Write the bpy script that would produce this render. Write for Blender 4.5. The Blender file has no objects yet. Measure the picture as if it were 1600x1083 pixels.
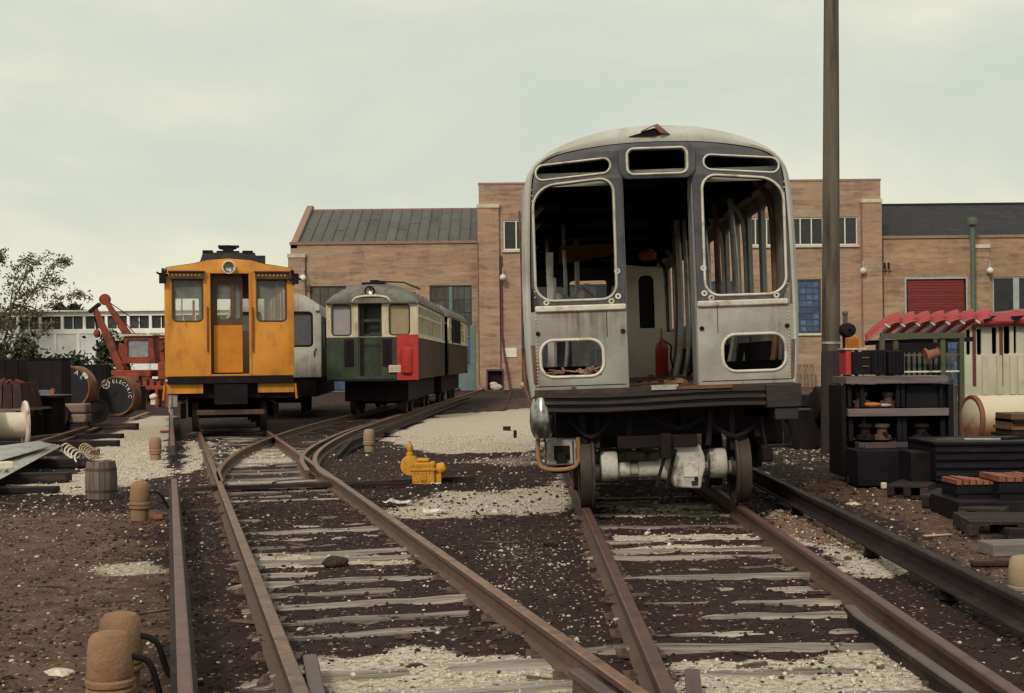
import bpy, bmesh, math, random
import numpy as np
from mathutils import Vector, Matrix
SC = bpy.context.scene
COL = SC.collection
R = random.Random(7)
NR = np.random.RandomState(11)
rad = math.radians
# ------------------------------------------------------------------ camera, world, sun, exposure
F, PX0, PY0, ROLL, CZ = 2100.0, 800.0, 567.5, 0.0105, 1.59     # focal length and principal point of the 1600 px photograph
cam = bpy.data.cameras.new('camera'); cam_ob = bpy.data.objects.new('camera', cam); COL.objects.link(cam_ob)
cam.sensor_width = 36.0; cam.lens = 36.0*F/1600.0; cam.shift_y = (PY0-541.5)/1600.0
cam.clip_start = 0.1; cam.clip_end = 3000
_r = Vector((math.cos(ROLL), 0, -math.sin(ROLL))); _u = Vector((math.sin(ROLL), 0, math.cos(ROLL))); _f = Vector((0, 1, 0))
cam_ob.matrix_world = Matrix(((_r.x, _u.x, -_f.x, 0), (_r.y, _u.y, -_f.y, 0), (_r.z, _u.z, -_f.z, CZ), (0, 0, 0, 1)))
SC.camera = cam_ob
def P(px, py, D):
    """world point at distance D seen at a photo pixel (used to read positions off the photograph)"""
    return Vector((0, 0, CZ)) + D*(_f + _r*((px-PX0)/F) + _u*((PY0-py)/F))
def G(px, py, z=0.0):
    d = _f + _r*((px-PX0)/F) + _u*((PY0-py)/F)
    return Vector((0, 0, CZ)) + d*((z-CZ)/d.z)

SUN_EL, SUN_AZ = 40.0, 203.0           # azimuth from north (+Y), clockwise: behind the camera, a little to the left
w = bpy.data.worlds.new('World'); SC.world = w; w.use_nodes = True
nt = w.node_tree; nt.nodes.clear()
def wn(t, **k):
    n = nt.nodes.new(t)
    for a, b in k.items(): setattr(n, a, b)
    return n
sky = wn('ShaderNodeTexSky', sky_type='NISHITA'); sky.sun_disc = False
sky.sun_elevation = rad(SUN_EL); sky.sun_rotation = rad(SUN_AZ); sky.dust_density = 4; sky.air_density = 1.2
tc = wn('ShaderNodeTexCoord'); mp = wn('ShaderNodeMapping'); mp.inputs['Scale'].default_value = (1.0, 1.0, 2.4)
mp.inputs['Location'].default_value = (0.3, 0.1, 0.45)
n1 = wn('ShaderNodeTexNoise'); n1.inputs['Scale'].default_value = 3.0; n1.inputs['Detail'].default_value = 6; n1.inputs['Roughness'].default_value = .55; n1.inputs['Distortion'].default_value = .25
rp = wn('ShaderNodeValToRGB')
e = rp.color_ramp.elements
e[0].position = .36; e[0].color = (4.85, 5.15, 4.40, 1)
e[1].position = .64; e[1].color = (6.65, 6.45, 4.95, 1)
m_ = e.new(.5); m_.color = (5.45, 5.60, 4.60, 1)
mx = wn('ShaderNodeMix', data_type='RGBA'); mx.inputs[0].default_value = .9
bg = wn('ShaderNodeBackground'); bg.inputs['Strength'].default_value = 0.1
out = wn('ShaderNodeOutputWorld')
L = nt.links.new
L(tc.outputs['Generated'], mp.inputs[0]); L(mp.outputs[0], n1.inputs['Vector']); L(n1.outputs['Fac'], rp.inputs[0])
L(sky.outputs[0], mx.inputs[6]); L(rp.outputs[0], mx.inputs[7]); L(mx.outputs[2], bg.inputs[0]); L(bg.outputs[0], out.inputs[0])
sl = bpy.data.lights.new('sun', 'SUN'); sl.energy = 1.5; sl.angle = rad(10); sl.color = (1.0, .87, .74)
so = bpy.data.objects.new('sun', sl); COL.objects.link(so)
az, el = rad(SUN_AZ), rad(SUN_EL)
sd = Vector((math.sin(az)*math.cos(el), math.cos(az)*math.cos(el), math.sin(el)))
so.rotation_euler = sd.to_track_quat('Z', 'Y').to_euler(); so.location = (0, -20, 40)
vs = SC.view_settings
SC.display_settings.display_device = 'sRGB'
vs.view_transform = 'Standard'; vs.look = 'None'; vs.exposure = 0.42; vs.gamma = 1.0; vs.use_curve_mapping = False
SC.cycles.use_denoising = True
SC.cycles.filter_width = 1.4
SC.cycles.max_bounces = 6; SC.cycles.diffuse_bounces = 3; SC.cycles.transparent_max_bounces = 12
try: SC.cycles.use_adaptive_sampling = True; SC.cycles.adaptive_threshold = 0.02
except Exception: pass

# ------------------------------------------------------------------ helpers
def srgb(r, g, b):
    return tuple(((c/255)/12.92 if c/255 <= .04045 else (((c/255)+.055)/1.055)**2.4) for c in (r, g, b))
_M = {}
def mat(name, col, rough=.75, var=.25, scale=4, second=None, amount=.45, s2=1.3, metal=0, bump=.15, bscale=40, spec=.3, rnd=.12, stretch=(1, 1, 1), sharp=.12, coords='Object', streak=None, ss=9, sa=.5):
    if name in _M: return _M[name]
    m = bpy.data.materials.new(name); m.use_nodes = True; t = m.node_tree; N = t.nodes; K = t.links.new
    b = N['Principled BSDF']; b.inputs['Roughness'].default_value = rough; b.inputs['Metallic'].default_value = metal
    b.inputs['Specular IOR Level'].default_value = spec
    c = N.new('ShaderNodeTexCoord'); g = N.new('ShaderNodeMapping'); g.inputs['Scale'].default_value = stretch
    oi = N.new('ShaderNodeObjectInfo'); vm = N.new('ShaderNodeVectorMath'); vm.operation = 'SCALE'; vm.inputs[0].default_value = (37, 21, 53)
    va = N.new('ShaderNodeVectorMath'); va.operation = 'ADD'
    K(oi.outputs['Random'], vm.inputs['Scale']); K(c.outputs[coords], g.inputs[0]); K(g.outputs[0], va.inputs[0]); K(vm.outputs[0], va.inputs[1])
    n = N.new('ShaderNodeTexNoise'); n.inputs['Scale'].default_value = scale; n.inputs['Detail'].default_value = 6; n.inputs['Roughness'].default_value = .65
    K(va.outputs[0], n.inputs['Vector'])
    r = N.new('ShaderNodeValToRGB'); K(n.outputs['Fac'], r.inputs[0])
    r.color_ramp.elements[0].position = .28; r.color_ramp.elements[1].position = .72
    r.color_ramp.elements[0].color = tuple(x*(1-var) for x in col)+(1,); r.color_ramp.elements[1].color = tuple(min(1, x*(1+var)) for x in col)+(1,)
    last = r.outputs[0]
    if second:
        n2 = N.new('ShaderNodeTexNoise'); n2.inputs['Scale'].default_value = s2; n2.inputs['Detail'].default_value = 8; n2.inputs['Roughness'].default_value = .7
        K(va.outputs[0], n2.inputs['Vector'])
        r2 = N.new('ShaderNodeValToRGB'); K(n2.outputs['Fac'], r2.inputs[0])
        th = .72-.42*amount
        r2.color_ramp.elements[0].position = th-sharp/2; r2.color_ramp.elements[1].position = th+sharp
        x = N.new('ShaderNodeMix'); x.data_type = 'RGBA'; K(r2.outputs[0], x.inputs[0]); K(last, x.inputs[6]); x.inputs[7].default_value = tuple(second)+(1,)
        last = x.outputs[2]
    if streak:
        g4 = N.new('ShaderNodeMapping'); g4.inputs['Scale'].default_value = (1, 1, .07); K(va.outputs[0], g4.inputs[0])
        n4 = N.new('ShaderNodeTexNoise'); n4.inputs['Scale'].default_value = ss; n4.inputs['Detail'].default_value = 6; n4.inputs['Roughness'].default_value = .7; K(g4.outputs[0], n4.inputs['Vector'])
        n5 = N.new('ShaderNodeTexNoise'); n5.inputs['Scale'].default_value = 2.2; n5.inputs['Detail'].default_value = 4; K(va.outputs[0], n5.inputs['Vector'])
        m4 = N.new('ShaderNodeMath'); m4.operation = 'MULTIPLY'; K(n4.outputs['Fac'], m4.inputs[0]); K(n5.outputs['Fac'], m4.inputs[1])
        r4 = N.new('ShaderNodeMapRange'); r4.inputs[1].default_value = .25; r4.inputs[2].default_value = .40; r4.inputs[4].default_value = sa; K(m4.outputs[0], r4.inputs[0])
        x4 = N.new('ShaderNodeMix'); x4.data_type = 'RGBA'; K(r4.outputs[0], x4.inputs[0]); K(last, x4.inputs[6]); x4.inputs[7].default_value = tuple(streak)+(1,); last = x4.outputs[2]
    hv = N.new('ShaderNodeHueSaturation'); K(last, hv.inputs['Color'])
    ma = N.new('ShaderNodeMapRange'); ma.inputs[3].default_value = 1-rnd; ma.inputs[4].default_value = 1+rnd
    K(oi.outputs['Random'], ma.inputs[0]); K(ma.outputs[0], hv.inputs['Value'])
    K(hv.outputs[0], b.inputs['Base Color'])
    if bump:
        n3 = N.new('ShaderNodeTexNoise'); n3.inputs['Scale'].default_value = bscale; n3.inputs['Detail'].default_value = 4
        K(va.outputs[0], n3.inputs['Vector'])
        bp = N.new('ShaderNodeBump'); bp.inputs['Strength'].default_value = bump; bp.inputs['Distance'].default_value = .02
        K(n3.outputs['Fac'], bp.inputs['Height']); K(bp.outputs[0], b.inputs['Normal'])
    _M[name] = m
    return m
def glass(name, tint=(.5, .55, .55), trans=.6, rough=.08):
    if name in _M: return _M[name]
    m = bpy.data.materials.new(name); m.use_nodes = True; t = m.node_tree; N = t.nodes; K = t.links.new
    o = N['Material Output']; N.remove(N['Principled BSDF'])
    a = N.new('ShaderNodeBsdfTransparent'); a.inputs[0].default_value = tuple(tint)+(1,)
    p = N.new('ShaderNodeBsdfPrincipled'); p.inputs['Base Color'].default_value = (tint[0]*.5, tint[1]*.5, tint[2]*.5, 1); p.inputs['Roughness'].default_value = rough
    n = N.new('ShaderNodeTexNoise'); n.inputs['Scale'].default_value = 5; c = N.new('ShaderNodeTexCoord'); K(c.outputs['Object'], n.inputs['Vector'])
    mr = N.new('ShaderNodeMapRange'); mr.inputs[3].default_value = max(0, 1-trans-.15); mr.inputs[4].default_value = min(1, 1-trans+.15); K(n.outputs['Fac'], mr.inputs[0])
    x = N.new('ShaderNodeMixShader'); K(mr.outputs[0], x.inputs[0]); K(a.outputs[0], x.inputs[1]); K(p.outputs[0], x.inputs[2]); K(x.outputs[0], o.inputs[0])
    _M[name] = m
    return m

def link(o, parent=None):
    COL.objects.link(o)
    if parent: o.parent = parent
    return o
def thing(name, label, cat, loc=(0, 0, 0), rz=0, group=None, ry=0, rx=0):
    o = bpy.data.objects.new(name, None); o.empty_display_size = .2; COL.objects.link(o)
    o.location = loc; o.rotation_euler = (rx, ry, rz)
    return tag(o, label, cat, group)
def tag(o, label=None, cat=None, group=None, kind=None):
    if label: o['label'] = label
    if cat: o['category'] = cat
    if group: o['group'] = group
    if kind: o['kind'] = kind
    return o
def dup(root, loc=None, rz=None, label=None, group=None):
    r = root.copy(); COL.objects.link(r)
    if loc is not None: r.location = loc
    if rz is not None: r.rotation_euler = (r.rotation_euler[0], r.rotation_euler[1], rz)
    if label: r['label'] = label
    if group: r['group'] = group
    for ch in list(root.children):
        c = ch.copy(); COL.objects.link(c); c.parent = r
        for g in list(ch.children):
            d = g.copy(); COL.objects.link(d); d.parent = c
    return r

class MB:
    """collects simple solids and links them as one mesh object"""
    def __init__(s): s.v = []; s.f = []
    def add(s, vs, fs, M=None):
        k = len(s.v)
        for q in vs:
            q = Vector(q)
            s.v.append(tuple(M @ q) if M is not None else tuple(q))
        for q in fs: s.f.append(tuple(i+k for i in q))
        return s
    def box(s, x0, x1, y0, y1, z0, z1, M=None):
        return s.add([(x0, y0, z0), (x1, y0, z0), (x1, y1, z0), (x0, y1, z0), (x0, y0, z1), (x1, y0, z1), (x1, y1, z1), (x0, y1, z1)],
              [(0, 3, 2, 1), (4, 5, 6, 7), (0, 1, 5, 4), (1, 2, 6, 5), (2, 3, 7, 6), (3, 0, 4, 7)], M)
    def bar(s, a, b, w, h, up=(0, 0, 1)):
        a, b = Vector(a), Vector(b); d = (b-a); l = d.length; d.normalize(); up = Vector(up)
        if abs(d.dot(up)) > .99: up = Vector((0, 1, 0))
        x = d.cross(up).normalized(); z = x.cross(d)
        M = Matrix(((x.x, d.x, z.x, a.x), (x.y, d.y, z.y, a.y), (x.z, d.z, z.z, a.z), (0, 0, 0, 1)))
        return s.box(-w/2, w/2, 0, l, -h/2, h/2, M)
    def tube(s, pts, r, n=8, cap=True):
        pts = [Vector(p) for p in pts]; rs = r if isinstance(r, (list, tuple)) else [r]*len(pts)
        k = len(s.v); prev = None
        for i, p in enumerate(pts):
            d = (pts[min(i+1, len(pts)-1)]-pts[max(i-1, 0)]).normalized()
            if prev is None:
                a = d.orthogonal().normalized()
            else:
                a = (prev - d*prev.dot(d)); a = a.normalized() if a.length > 1e-6 else d.orthogonal().normalized()
            prev = a; b = d.cross(a)
            for j in range(n):
                t = 2*math.pi*j/n; q = p + a*(math.cos(t)*rs[i]) + b*(math.sin(t)*rs[i]); s.v.append(tuple(q))
        for i in range(len(pts)-1):
            for j in range(n):
                j2 = (j+1) % n; s.f.append((k+i*n+j, k+i*n+j2, k+(i+1)*n+j2, k+(i+1)*n+j))
        if cap:
            s.f.append(tuple(k+j for j in reversed(range(n)))); s.f.append(tuple(k+(len(pts)-1)*n+j for j in range(n)))
        return s
    def lathe(s, prof, n=20, M=None, cap=True):
        """prof: (r, z) list, about local z"""
        vs = [(r*math.cos(2*math.pi*j/n), r*math.sin(2*math.pi*j/n), z) for r, z in prof for j in range(n)]
        fs = [(i*n+j, i*n+(j+1) % n, (i+1)*n+(j+1) % n, (i+1)*n+j) for i in range(len(prof)-1) for j in range(n)]
        if cap:
            if prof[0][0] > 1e-6: fs.append(tuple(reversed(range(n))))
            if prof[-1][0] > 1e-6: fs.append(tuple((len(prof)-1)*n+j for j in range(n)))
        return s.add(vs, fs, M)
    def prism(s, poly, y0, y1, M=None):
        """poly in x,z; extruded along y"""
        n = len(poly)
        vs = [(x, y0, z) for x, z in poly]+[(x, y1, z) for x, z in poly]
        fs = [tuple(range(n)), tuple(reversed(range(n, 2*n)))]+[(i, i+n, (i+1) % n+n, (i+1) % n) for i in range(n)]
        return s.add(vs, fs, M)
    def strip(s, rings, closed=False):
        """rings of equal length joined into a surface"""
        n = len(rings[0]); k = len(s.v)
        for r_ in rings: s.v += [tuple(p) for p in r_]
        for i in range(len(rings)-1):
            for j in range(n if closed else n-1):
                j2 = (j+1) % n; s.f.append((k+i*n+j, k+i*n+j2, k+(i+1)*n+j2, k+(i+1)*n+j))
        return s
    def ball(s, c, r, n=10, m=6, sq=(1, 1, 1)):
        prof = [(math.sin(math.pi*i/m), -math.cos(math.pi*i/m)) for i in range(m+1)]; prof[0] = (0.001, -1); prof[-1] = (.001, 1)
        M = Matrix.Translation(Vector(c)) @ Matrix.Diagonal((r*sq[0], r*sq[1], r*sq[2], 1))
        return s.lathe(prof, n, M)
    def mesh(s, name, m, smooth=True, ang=32, fixn=True):
        me = bpy.data.meshes.new(name); me.from_pydata(s.v, [], s.f); me.update()
        if fixn:
            bm = bmesh.new(); bm.from_mesh(me); bmesh.ops.recalc_face_normals(bm, faces=bm.faces); bm.to_mesh(me); bm.free()
        finish(me, m, smooth, ang)
        return me
    def build(s, name, m, parent=None, bevel=0, smooth=True, ang=32, loc=None, fixn=True):
        o = bpy.data.objects.new(name, s.mesh(name, m, smooth, ang, fixn)); link(o, parent)
        if loc is not None: o.location = loc
        if bevel: bev(o, bevel)
        return o
def finish(me, m, smooth=True, ang=32):
    me.materials.clear(); me.materials.append(m)
    if smooth:
        me.polygons.foreach_set('use_smooth', [True]*len(me.polygons)); me.set_sharp_from_angle(angle=rad(ang))
def bev(o, w, seg=2):
    b = o.modifiers.new('bevel', 'BEVEL'); b.width = w; b.segments = seg; b.limit_method = 'ANGLE'; b.angle_limit = rad(40); b.use_clamp_overlap = True
    return o
def rr(x0, z0, x1, z1, r, n=6, skew=0.0):
    """rounded rectangle outline (r: one radius or bl, br, tr, tl); skew lifts the top edge at x1"""
    if not isinstance(r, (list, tuple)): r = [r]*4
    pts = []
    for (cx, cz, a0, q) in ((x0, z0, 180, r[0]), (x1, z0, 270, r[1]), (x1, z1, 0, r[2]), (x0, z1, 90, r[3])):
        sx = 1 if cx == x0 else -1; sz = 1 if cz == z0 else -1
        for i in range(n+1):
            a = rad(a0+90*i/n); pts.append((cx+sx*q+q*math.cos(a), cz+sz*q+q*math.sin(a)))
    if skew:
        pts = [(x, z+skew*((x-x0)/(x1-x0)-.5)*((z-z0)/(z1-z0))) for x, z in pts]
    return pts
def plate_mesh(name, outer, holes, t, m, bevel=0.0, bres=1):
    """flat plate with holes in the x,z plane, front at y = 0 and back at y = t"""
    cu = bpy.data.curves.new('tmp', 'CURVE'); cu.dimensions = '2D'; cu.fill_mode = 'BOTH'; cu.extrude = max(0.0, t/2-bevel); cu.bevel_depth = bevel; cu.bevel_resolution = bres
    for ring in [outer]+list(holes):
        sp = cu.splines.new('POLY'); sp.points.add(len(ring)-1); sp.use_cyclic_u = True
        for i, (x, z) in enumerate(ring): sp.points[i].co = (x, z, 0, 1)
    ob = bpy.data.objects.new('tmp', cu)
    me = bpy.data.meshes.new_from_object(ob); me.name = name
    bpy.data.objects.remove(ob); bpy.data.curves.remove(cu)
    n = len(me.vertices); a = np.empty(n*3, np.float32); me.vertices.foreach_get('co', a); a = a.reshape(-1, 3)
    a = np.stack([a[:, 0], a[:, 2]+t/2, a[:, 1]], 1); me.vertices.foreach_set('co', a.ravel()); me.update()
    bm = bmesh.new(); bm.from_mesh(me); bmesh.ops.remove_doubles(bm, verts=bm.verts, dist=1e-4); bmesh.ops.recalc_face_normals(bm, faces=bm.faces); bm.to_mesh(me); bm.free()
    finish(me, m, True, 35)
    return me
def plate(name, outer, holes, t, m, parent=None, loc=(0, 0, 0), rz=0, bevel=0.0, ry=0):
    o = bpy.data.objects.new(name, plate_mesh(name, outer, holes, t, m, bevel)); link(o, parent); o.location = loc; o.rotation_euler = (0, ry, rz)
    return o
def ring(name, outline, w, t, m, parent, y=0, closed=True, n=6):
    """a raised gasket strip that follows an outline in the x,z plane"""
    b = MB(); pts = [Vector((x, y, z)) for x, z in outline]; N = len(pts); rings = []
    for i in range(N):
        d = (pts[(i+1) % N]-pts[i-1]); d.normalize(); nrm = Vector((d.z, 0, -d.x))
        rings.append([pts[i]+nrm*(w/2*math.cos(a))+Vector((0, -1, 0))*(t*math.sin(a)) for a in [math.pi*k/n for k in range(n+1)]])
    rings.append(rings[0]); b.strip(rings)
    return b.build(name, m, parent, ang=50)
def text_mesh(name, body, size, m, depth=.004):
    cu = bpy.data.curves.new('tmp', 'FONT'); cu.body = body; cu.size = size; cu.extrude = depth; cu.align_x = 'CENTER'; cu.align_y = 'CENTER'; cu.resolution_u = 2
    ob = bpy.data.objects.new('tmp', cu); me = bpy.data.meshes.new_from_object(ob); me.name = name
    bpy.data.objects.remove(ob); bpy.data.curves.remove(cu); finish(me, m, False)
    return me
def catmull(pts, n=8):
    pts = [Vector(p) for p in pts]; q = [pts[0]*2-pts[1]]+pts+[pts[-1]*2-pts[-2]]; o = []
    for i in range(1, len(q)-2):
        for k in range(n):
            t = k/n; a, b, c, d = q[i-1], q[i], q[i+1], q[i+2]
            o.append(.5*((2*b)+(c-a)*t+(2*a-5*b+4*c-d)*t*t+(3*b-a-3*c+d)*t**3))
    o.append(pts[-1]); return o
# ------------------------------------------------------------------ materials
rust = mat('rusty_rail', (.105, .060, .043), .65, .35, 6, (.07, .05, .045), .4, 3, bump=.2, spec=.35)
railtop = mat('worn_rail', (.185, .098, .068), .45, .4, 14, (.085, .048, .038), .5, 6, bump=.25, spec=.4)
redrust = mat('red_rust_rail', (.125, .058, .050), .5, .35, 12, (.06, .034, .034), .45, 6, bump=.25, spec=.4)
darkrail = mat('dark_rail', (.026, .018, .019), .7, .35, 5, (.075, .042, .034), .35, 2, bump=.2, spec=.15)
tie_m = mat('weathered_tie', (.285, .248, .215), .9, .4, 3, (.038, .026, .026), .48, 2.6, bump=.6, bscale=14, rnd=.35, stretch=(.35, 6, 6))
tie_dark = mat('creosote_timber', (.012, .009, .010), .85, .4, 3, (.075, .055, .047), .3, 2, bump=.5, bscale=15, rnd=.3, stretch=(.5, 5, 5))
white_stone = mat('pale_stone', (.52, .46, .38), .95, .55, 38, (.24, .17, .12), .3, 21, bump=.3)
dark_stone = mat('cinder_stone', (.040, .025, .026), .95, .7, 35, bump=.3)
brown_stone = mat('brown_stone', (.15, .09, .062), .95, .6, 35, bump=.3)
tanpot = mat('tan_pot', (.25, .145, .082), .85, .16, 3, (.17, .095, .06), .4, 2.4, bump=.3, bscale=60)
black_m = mat('black_steel', (.013, .009, .012), .65, .4, 4, (.028, .017, .015), .22, 2, bump=.15, spec=.15)
soot = mat('sooty_underframe', (.014, .010, .011), .8, .4, 3, (.03, .018, .015), .3, 2, bump=.2, spec=.12)

# ------------------------------------------------------------------ ground
def vn(x, y, s, seed=0):
    x = np.asarray(x)*s+seed*17.3; y = np.asarray(y)*s+seed*9.1
    xi = np.floor(x); yi = np.floor(y); fx = x-xi; fy = y-yi; fx = fx*fx*(3-2*fx); fy = fy*fy*(3-2*fy)
    def h(a, b):
        v = np.sin(a*127.1+b*311.7+seed*74.7)*43758.5453; return v-np.floor(v)
    return (h(xi, yi)*(1-fx)+h(xi+1, yi)*fx)*(1-fy)+(h(xi, yi+1)*(1-fx)+h(xi+1, yi+1)*fx)*fy
def fbm(x, y, s, o=4, seed=0):
    v = 0; a = .5; t = 0
    for i in range(o): v = v+a*vn(x, y, s*2**i, seed+i); t += a; a *= .5
    return v/t
def gpoly(pts): return np.array([[G(*p).x, G(*p).y] for p in pts])
# spread of the pale gravel, the tan dust and the rusty stain: (outline, softness in m, strength)
PALE = [
 (gpoly([(600, 690), (640, 664), (700, 648), (850, 636), (850, 682), (830, 706), (700, 708)]), .5, 1.0),
 (gpoly([(700, 722), (820, 712), (856, 690), (862, 726), (780, 734)]), .5, .45),
 (gpoly([(600, 800), (690, 768), (800, 772), (880, 742), (905, 790), (850, 806), (720, 812), (630, 812)]), .35, .75),
 (gpoly([(470, 1040), (640, 1022), (800, 1030), (930, 1042), (985, 1140), (400, 1140)]), .2, 1.25),
 (gpoly([(1050, 1035), (1200, 1028), (1390, 1012), (1500, 1050), (1560, 1140), (1030, 1140)]), .2, 1.2),
 (gpoly([(960, 788), (1140, 788), (1160, 806), (950, 808)]), .25, .75),
 (gpoly([(950, 838), (1198, 836), (1198, 847), (956, 848)]), .05, 1.2),
 (gpoly([(962, 855), (1192, 853), (1190, 862), (968, 864)]), .04, .95),
 (gpoly([(1185, 800), (1270, 798), (1330, 820), (1450, 880), (1400, 905), (1330, 898), (1240, 838)]), .15, 1.0),
 (gpoly([(215, 650), (265, 650), (262, 745), (120, 772), (10, 772), (40, 745), (130, 740), (160, 690)]), .3, 1.0),
 (gpoly([(352, 703), (455, 699), (468, 724), (362, 730)]), .25, .8),
 (gpoly([(392, 868), (645, 865), (645, 881), (397, 886)]), .04, 1.15),
 (gpoly([(120, 880), (262, 874), (262, 896), (140, 900)]), .10, .55),
 (gpoly([(1, 782), (190, 780), (190, 812), (1, 806)]), .3, .35),
 (gpoly([(1170, 700), (1290, 696), (1300, 720), (1180, 730)]), .3, .35),
 (gpoly([(700, 850), (880, 830), (910, 940), (935, 1010), (860, 1000)]), .4, .36),
 (gpoly([(280, 690), (340, 690), (350, 730), (280, 740)]), .2, .7),
]
DIRT = [
 (gpoly([(-200, 800), (255, 800), (262, 1120), (-300, 1120)]), .5, .8),
 (gpoly([(-100, 850), (110, 832), (190, 860), (120, 925), (-120, 945)]), .4, 1.0),
 (gpoly([(1260, 745), (1640, 800), (1750, 980), (1600, 925), (1420, 820), (1230, 760)]), .3, .9),
 (gpoly([(1300, 700), (1900, 700), (1900, 900), (1640, 900)]), .4, .7),
 (gpoly([(690, 640), (860, 612), (1300, 604), (1300, 700), (1180, 690), (860, 660)]), 2.0, .5),
]
RUSTY = [(gpoly([(1190, 800), (1320, 798), (1440, 870), (1400, 860), (1330, 870), (1210, 826)]), .2, .8),
 (gpoly([(200, 640), (262, 640), (262, 690), (230, 672)]), .5, .3)]
def pmask(regs, x, y):
    m = np.zeros_like(x)
    for poly, soft, st in regs:
        lo = poly.min(0)-soft*2; hi = poly.max(0)+soft*2
        k = np.where((x > lo[0]) & (x < hi[0]) & (y > lo[1]) & (y < hi[1]))[0]
        if not len(k): continue
        px, py = x[k], y[k]; ins = np.zeros(len(k), bool); d = np.full(len(k), 1e9)
        for i in range(len(poly)):
            a, b = poly[i], poly[(i+1) % len(poly)]; ab = b-a
            t = np.clip(((px-a[0])*ab[0]+(py-a[1])*ab[1])/(ab@ab+1e-9), 0, 1)
            d = np.minimum(d, np.hypot(px-a[0]-t*ab[0], py-a[1]-t*ab[1]))
            c = ((a[1] > py) != (b[1] > py)) & (px < ab[0]*(py-a[1])/(ab[1]+1e-12)+a[0]); ins ^= c
        sd = np.where(ins, d, -d)+(fbm(px, py, 1.3, 3, 5)-.5)*soft*2.2+(fbm(px, py, 5.5, 3, 8)-.5)*min(.5, soft*1.6)
        v = np.clip(sd/(2*soft)+.5, 0, 1); v = v*v*(3-2*v)*st
        m[k] = np.maximum(m[k], v)
    return m
def hz(x, y):
    f = np.clip(1-(np.asarray(y)-30)/30, 0, 1)
    return ((fbm(x, y, .9, 3, 1)-.5)*.05+(fbm(x, y, 6., 3, 2)-.5)*.040)*f
def axis(segs):
    o = [segs[0][0]]
    for a, b, s in segs:
        n = max(1, int(round((b-a)/s))); o += [a+(b-a)*(i+1)/n for i in range(n)]
    return np.array(o)
gx = axis([(-700, -60, 80), (-60, -20, 4), (-20, -9, .5), (-9, 8, .075), (8, 20, .5), (20, 60, 4), (60, 700, 80)])
gy = axis([(-40, 3, 4), (3, 5, .4), (5, 18, .075), (18, 34, .2), (34, 80, 1.2), (80, 160, 8), (160, 900, 90)])
X, Y = np.meshgrid(gx, gy); xf, yf = X.ravel(), Y.ravel()
nx, ny = len(gx), len(gy)
vz = hz(xf, yf)
idx = np.arange(nx*ny).reshape(ny, nx)
quads = np.stack([idx[:-1, :-1], idx[:-1, 1:], idx[1:, 1:], idx[1:, :-1]], -1).reshape(-1, 4)
gm = bpy.data.meshes.new('ground')
gm.vertices.add(nx*ny); gm.vertices.foreach_set('co', np.stack([xf, yf, vz], 1).astype(np.float32).ravel())
gm.loops.add(quads.size); gm.loops.foreach_set('vertex_index', quads.ravel().astype(np.int32))
gm.polygons.add(len(quads)); gm.polygons.foreach_set('loop_start', np.arange(0, quads.size, 4, dtype=np.int32)); gm.update(calc_edges=True)
at = gm.color_attributes.new('soil', 'FLOAT_COLOR', 'POINT')
pc = np.ones((nx*ny, 4), np.float32); pc[:, 0] = pmask(PALE, xf, yf); pc[:, 1] = pmask(DIRT, xf, yf); pc[:, 2] = pmask(RUSTY, xf, yf)
at.data.foreach_set('color', pc.ravel())
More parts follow.
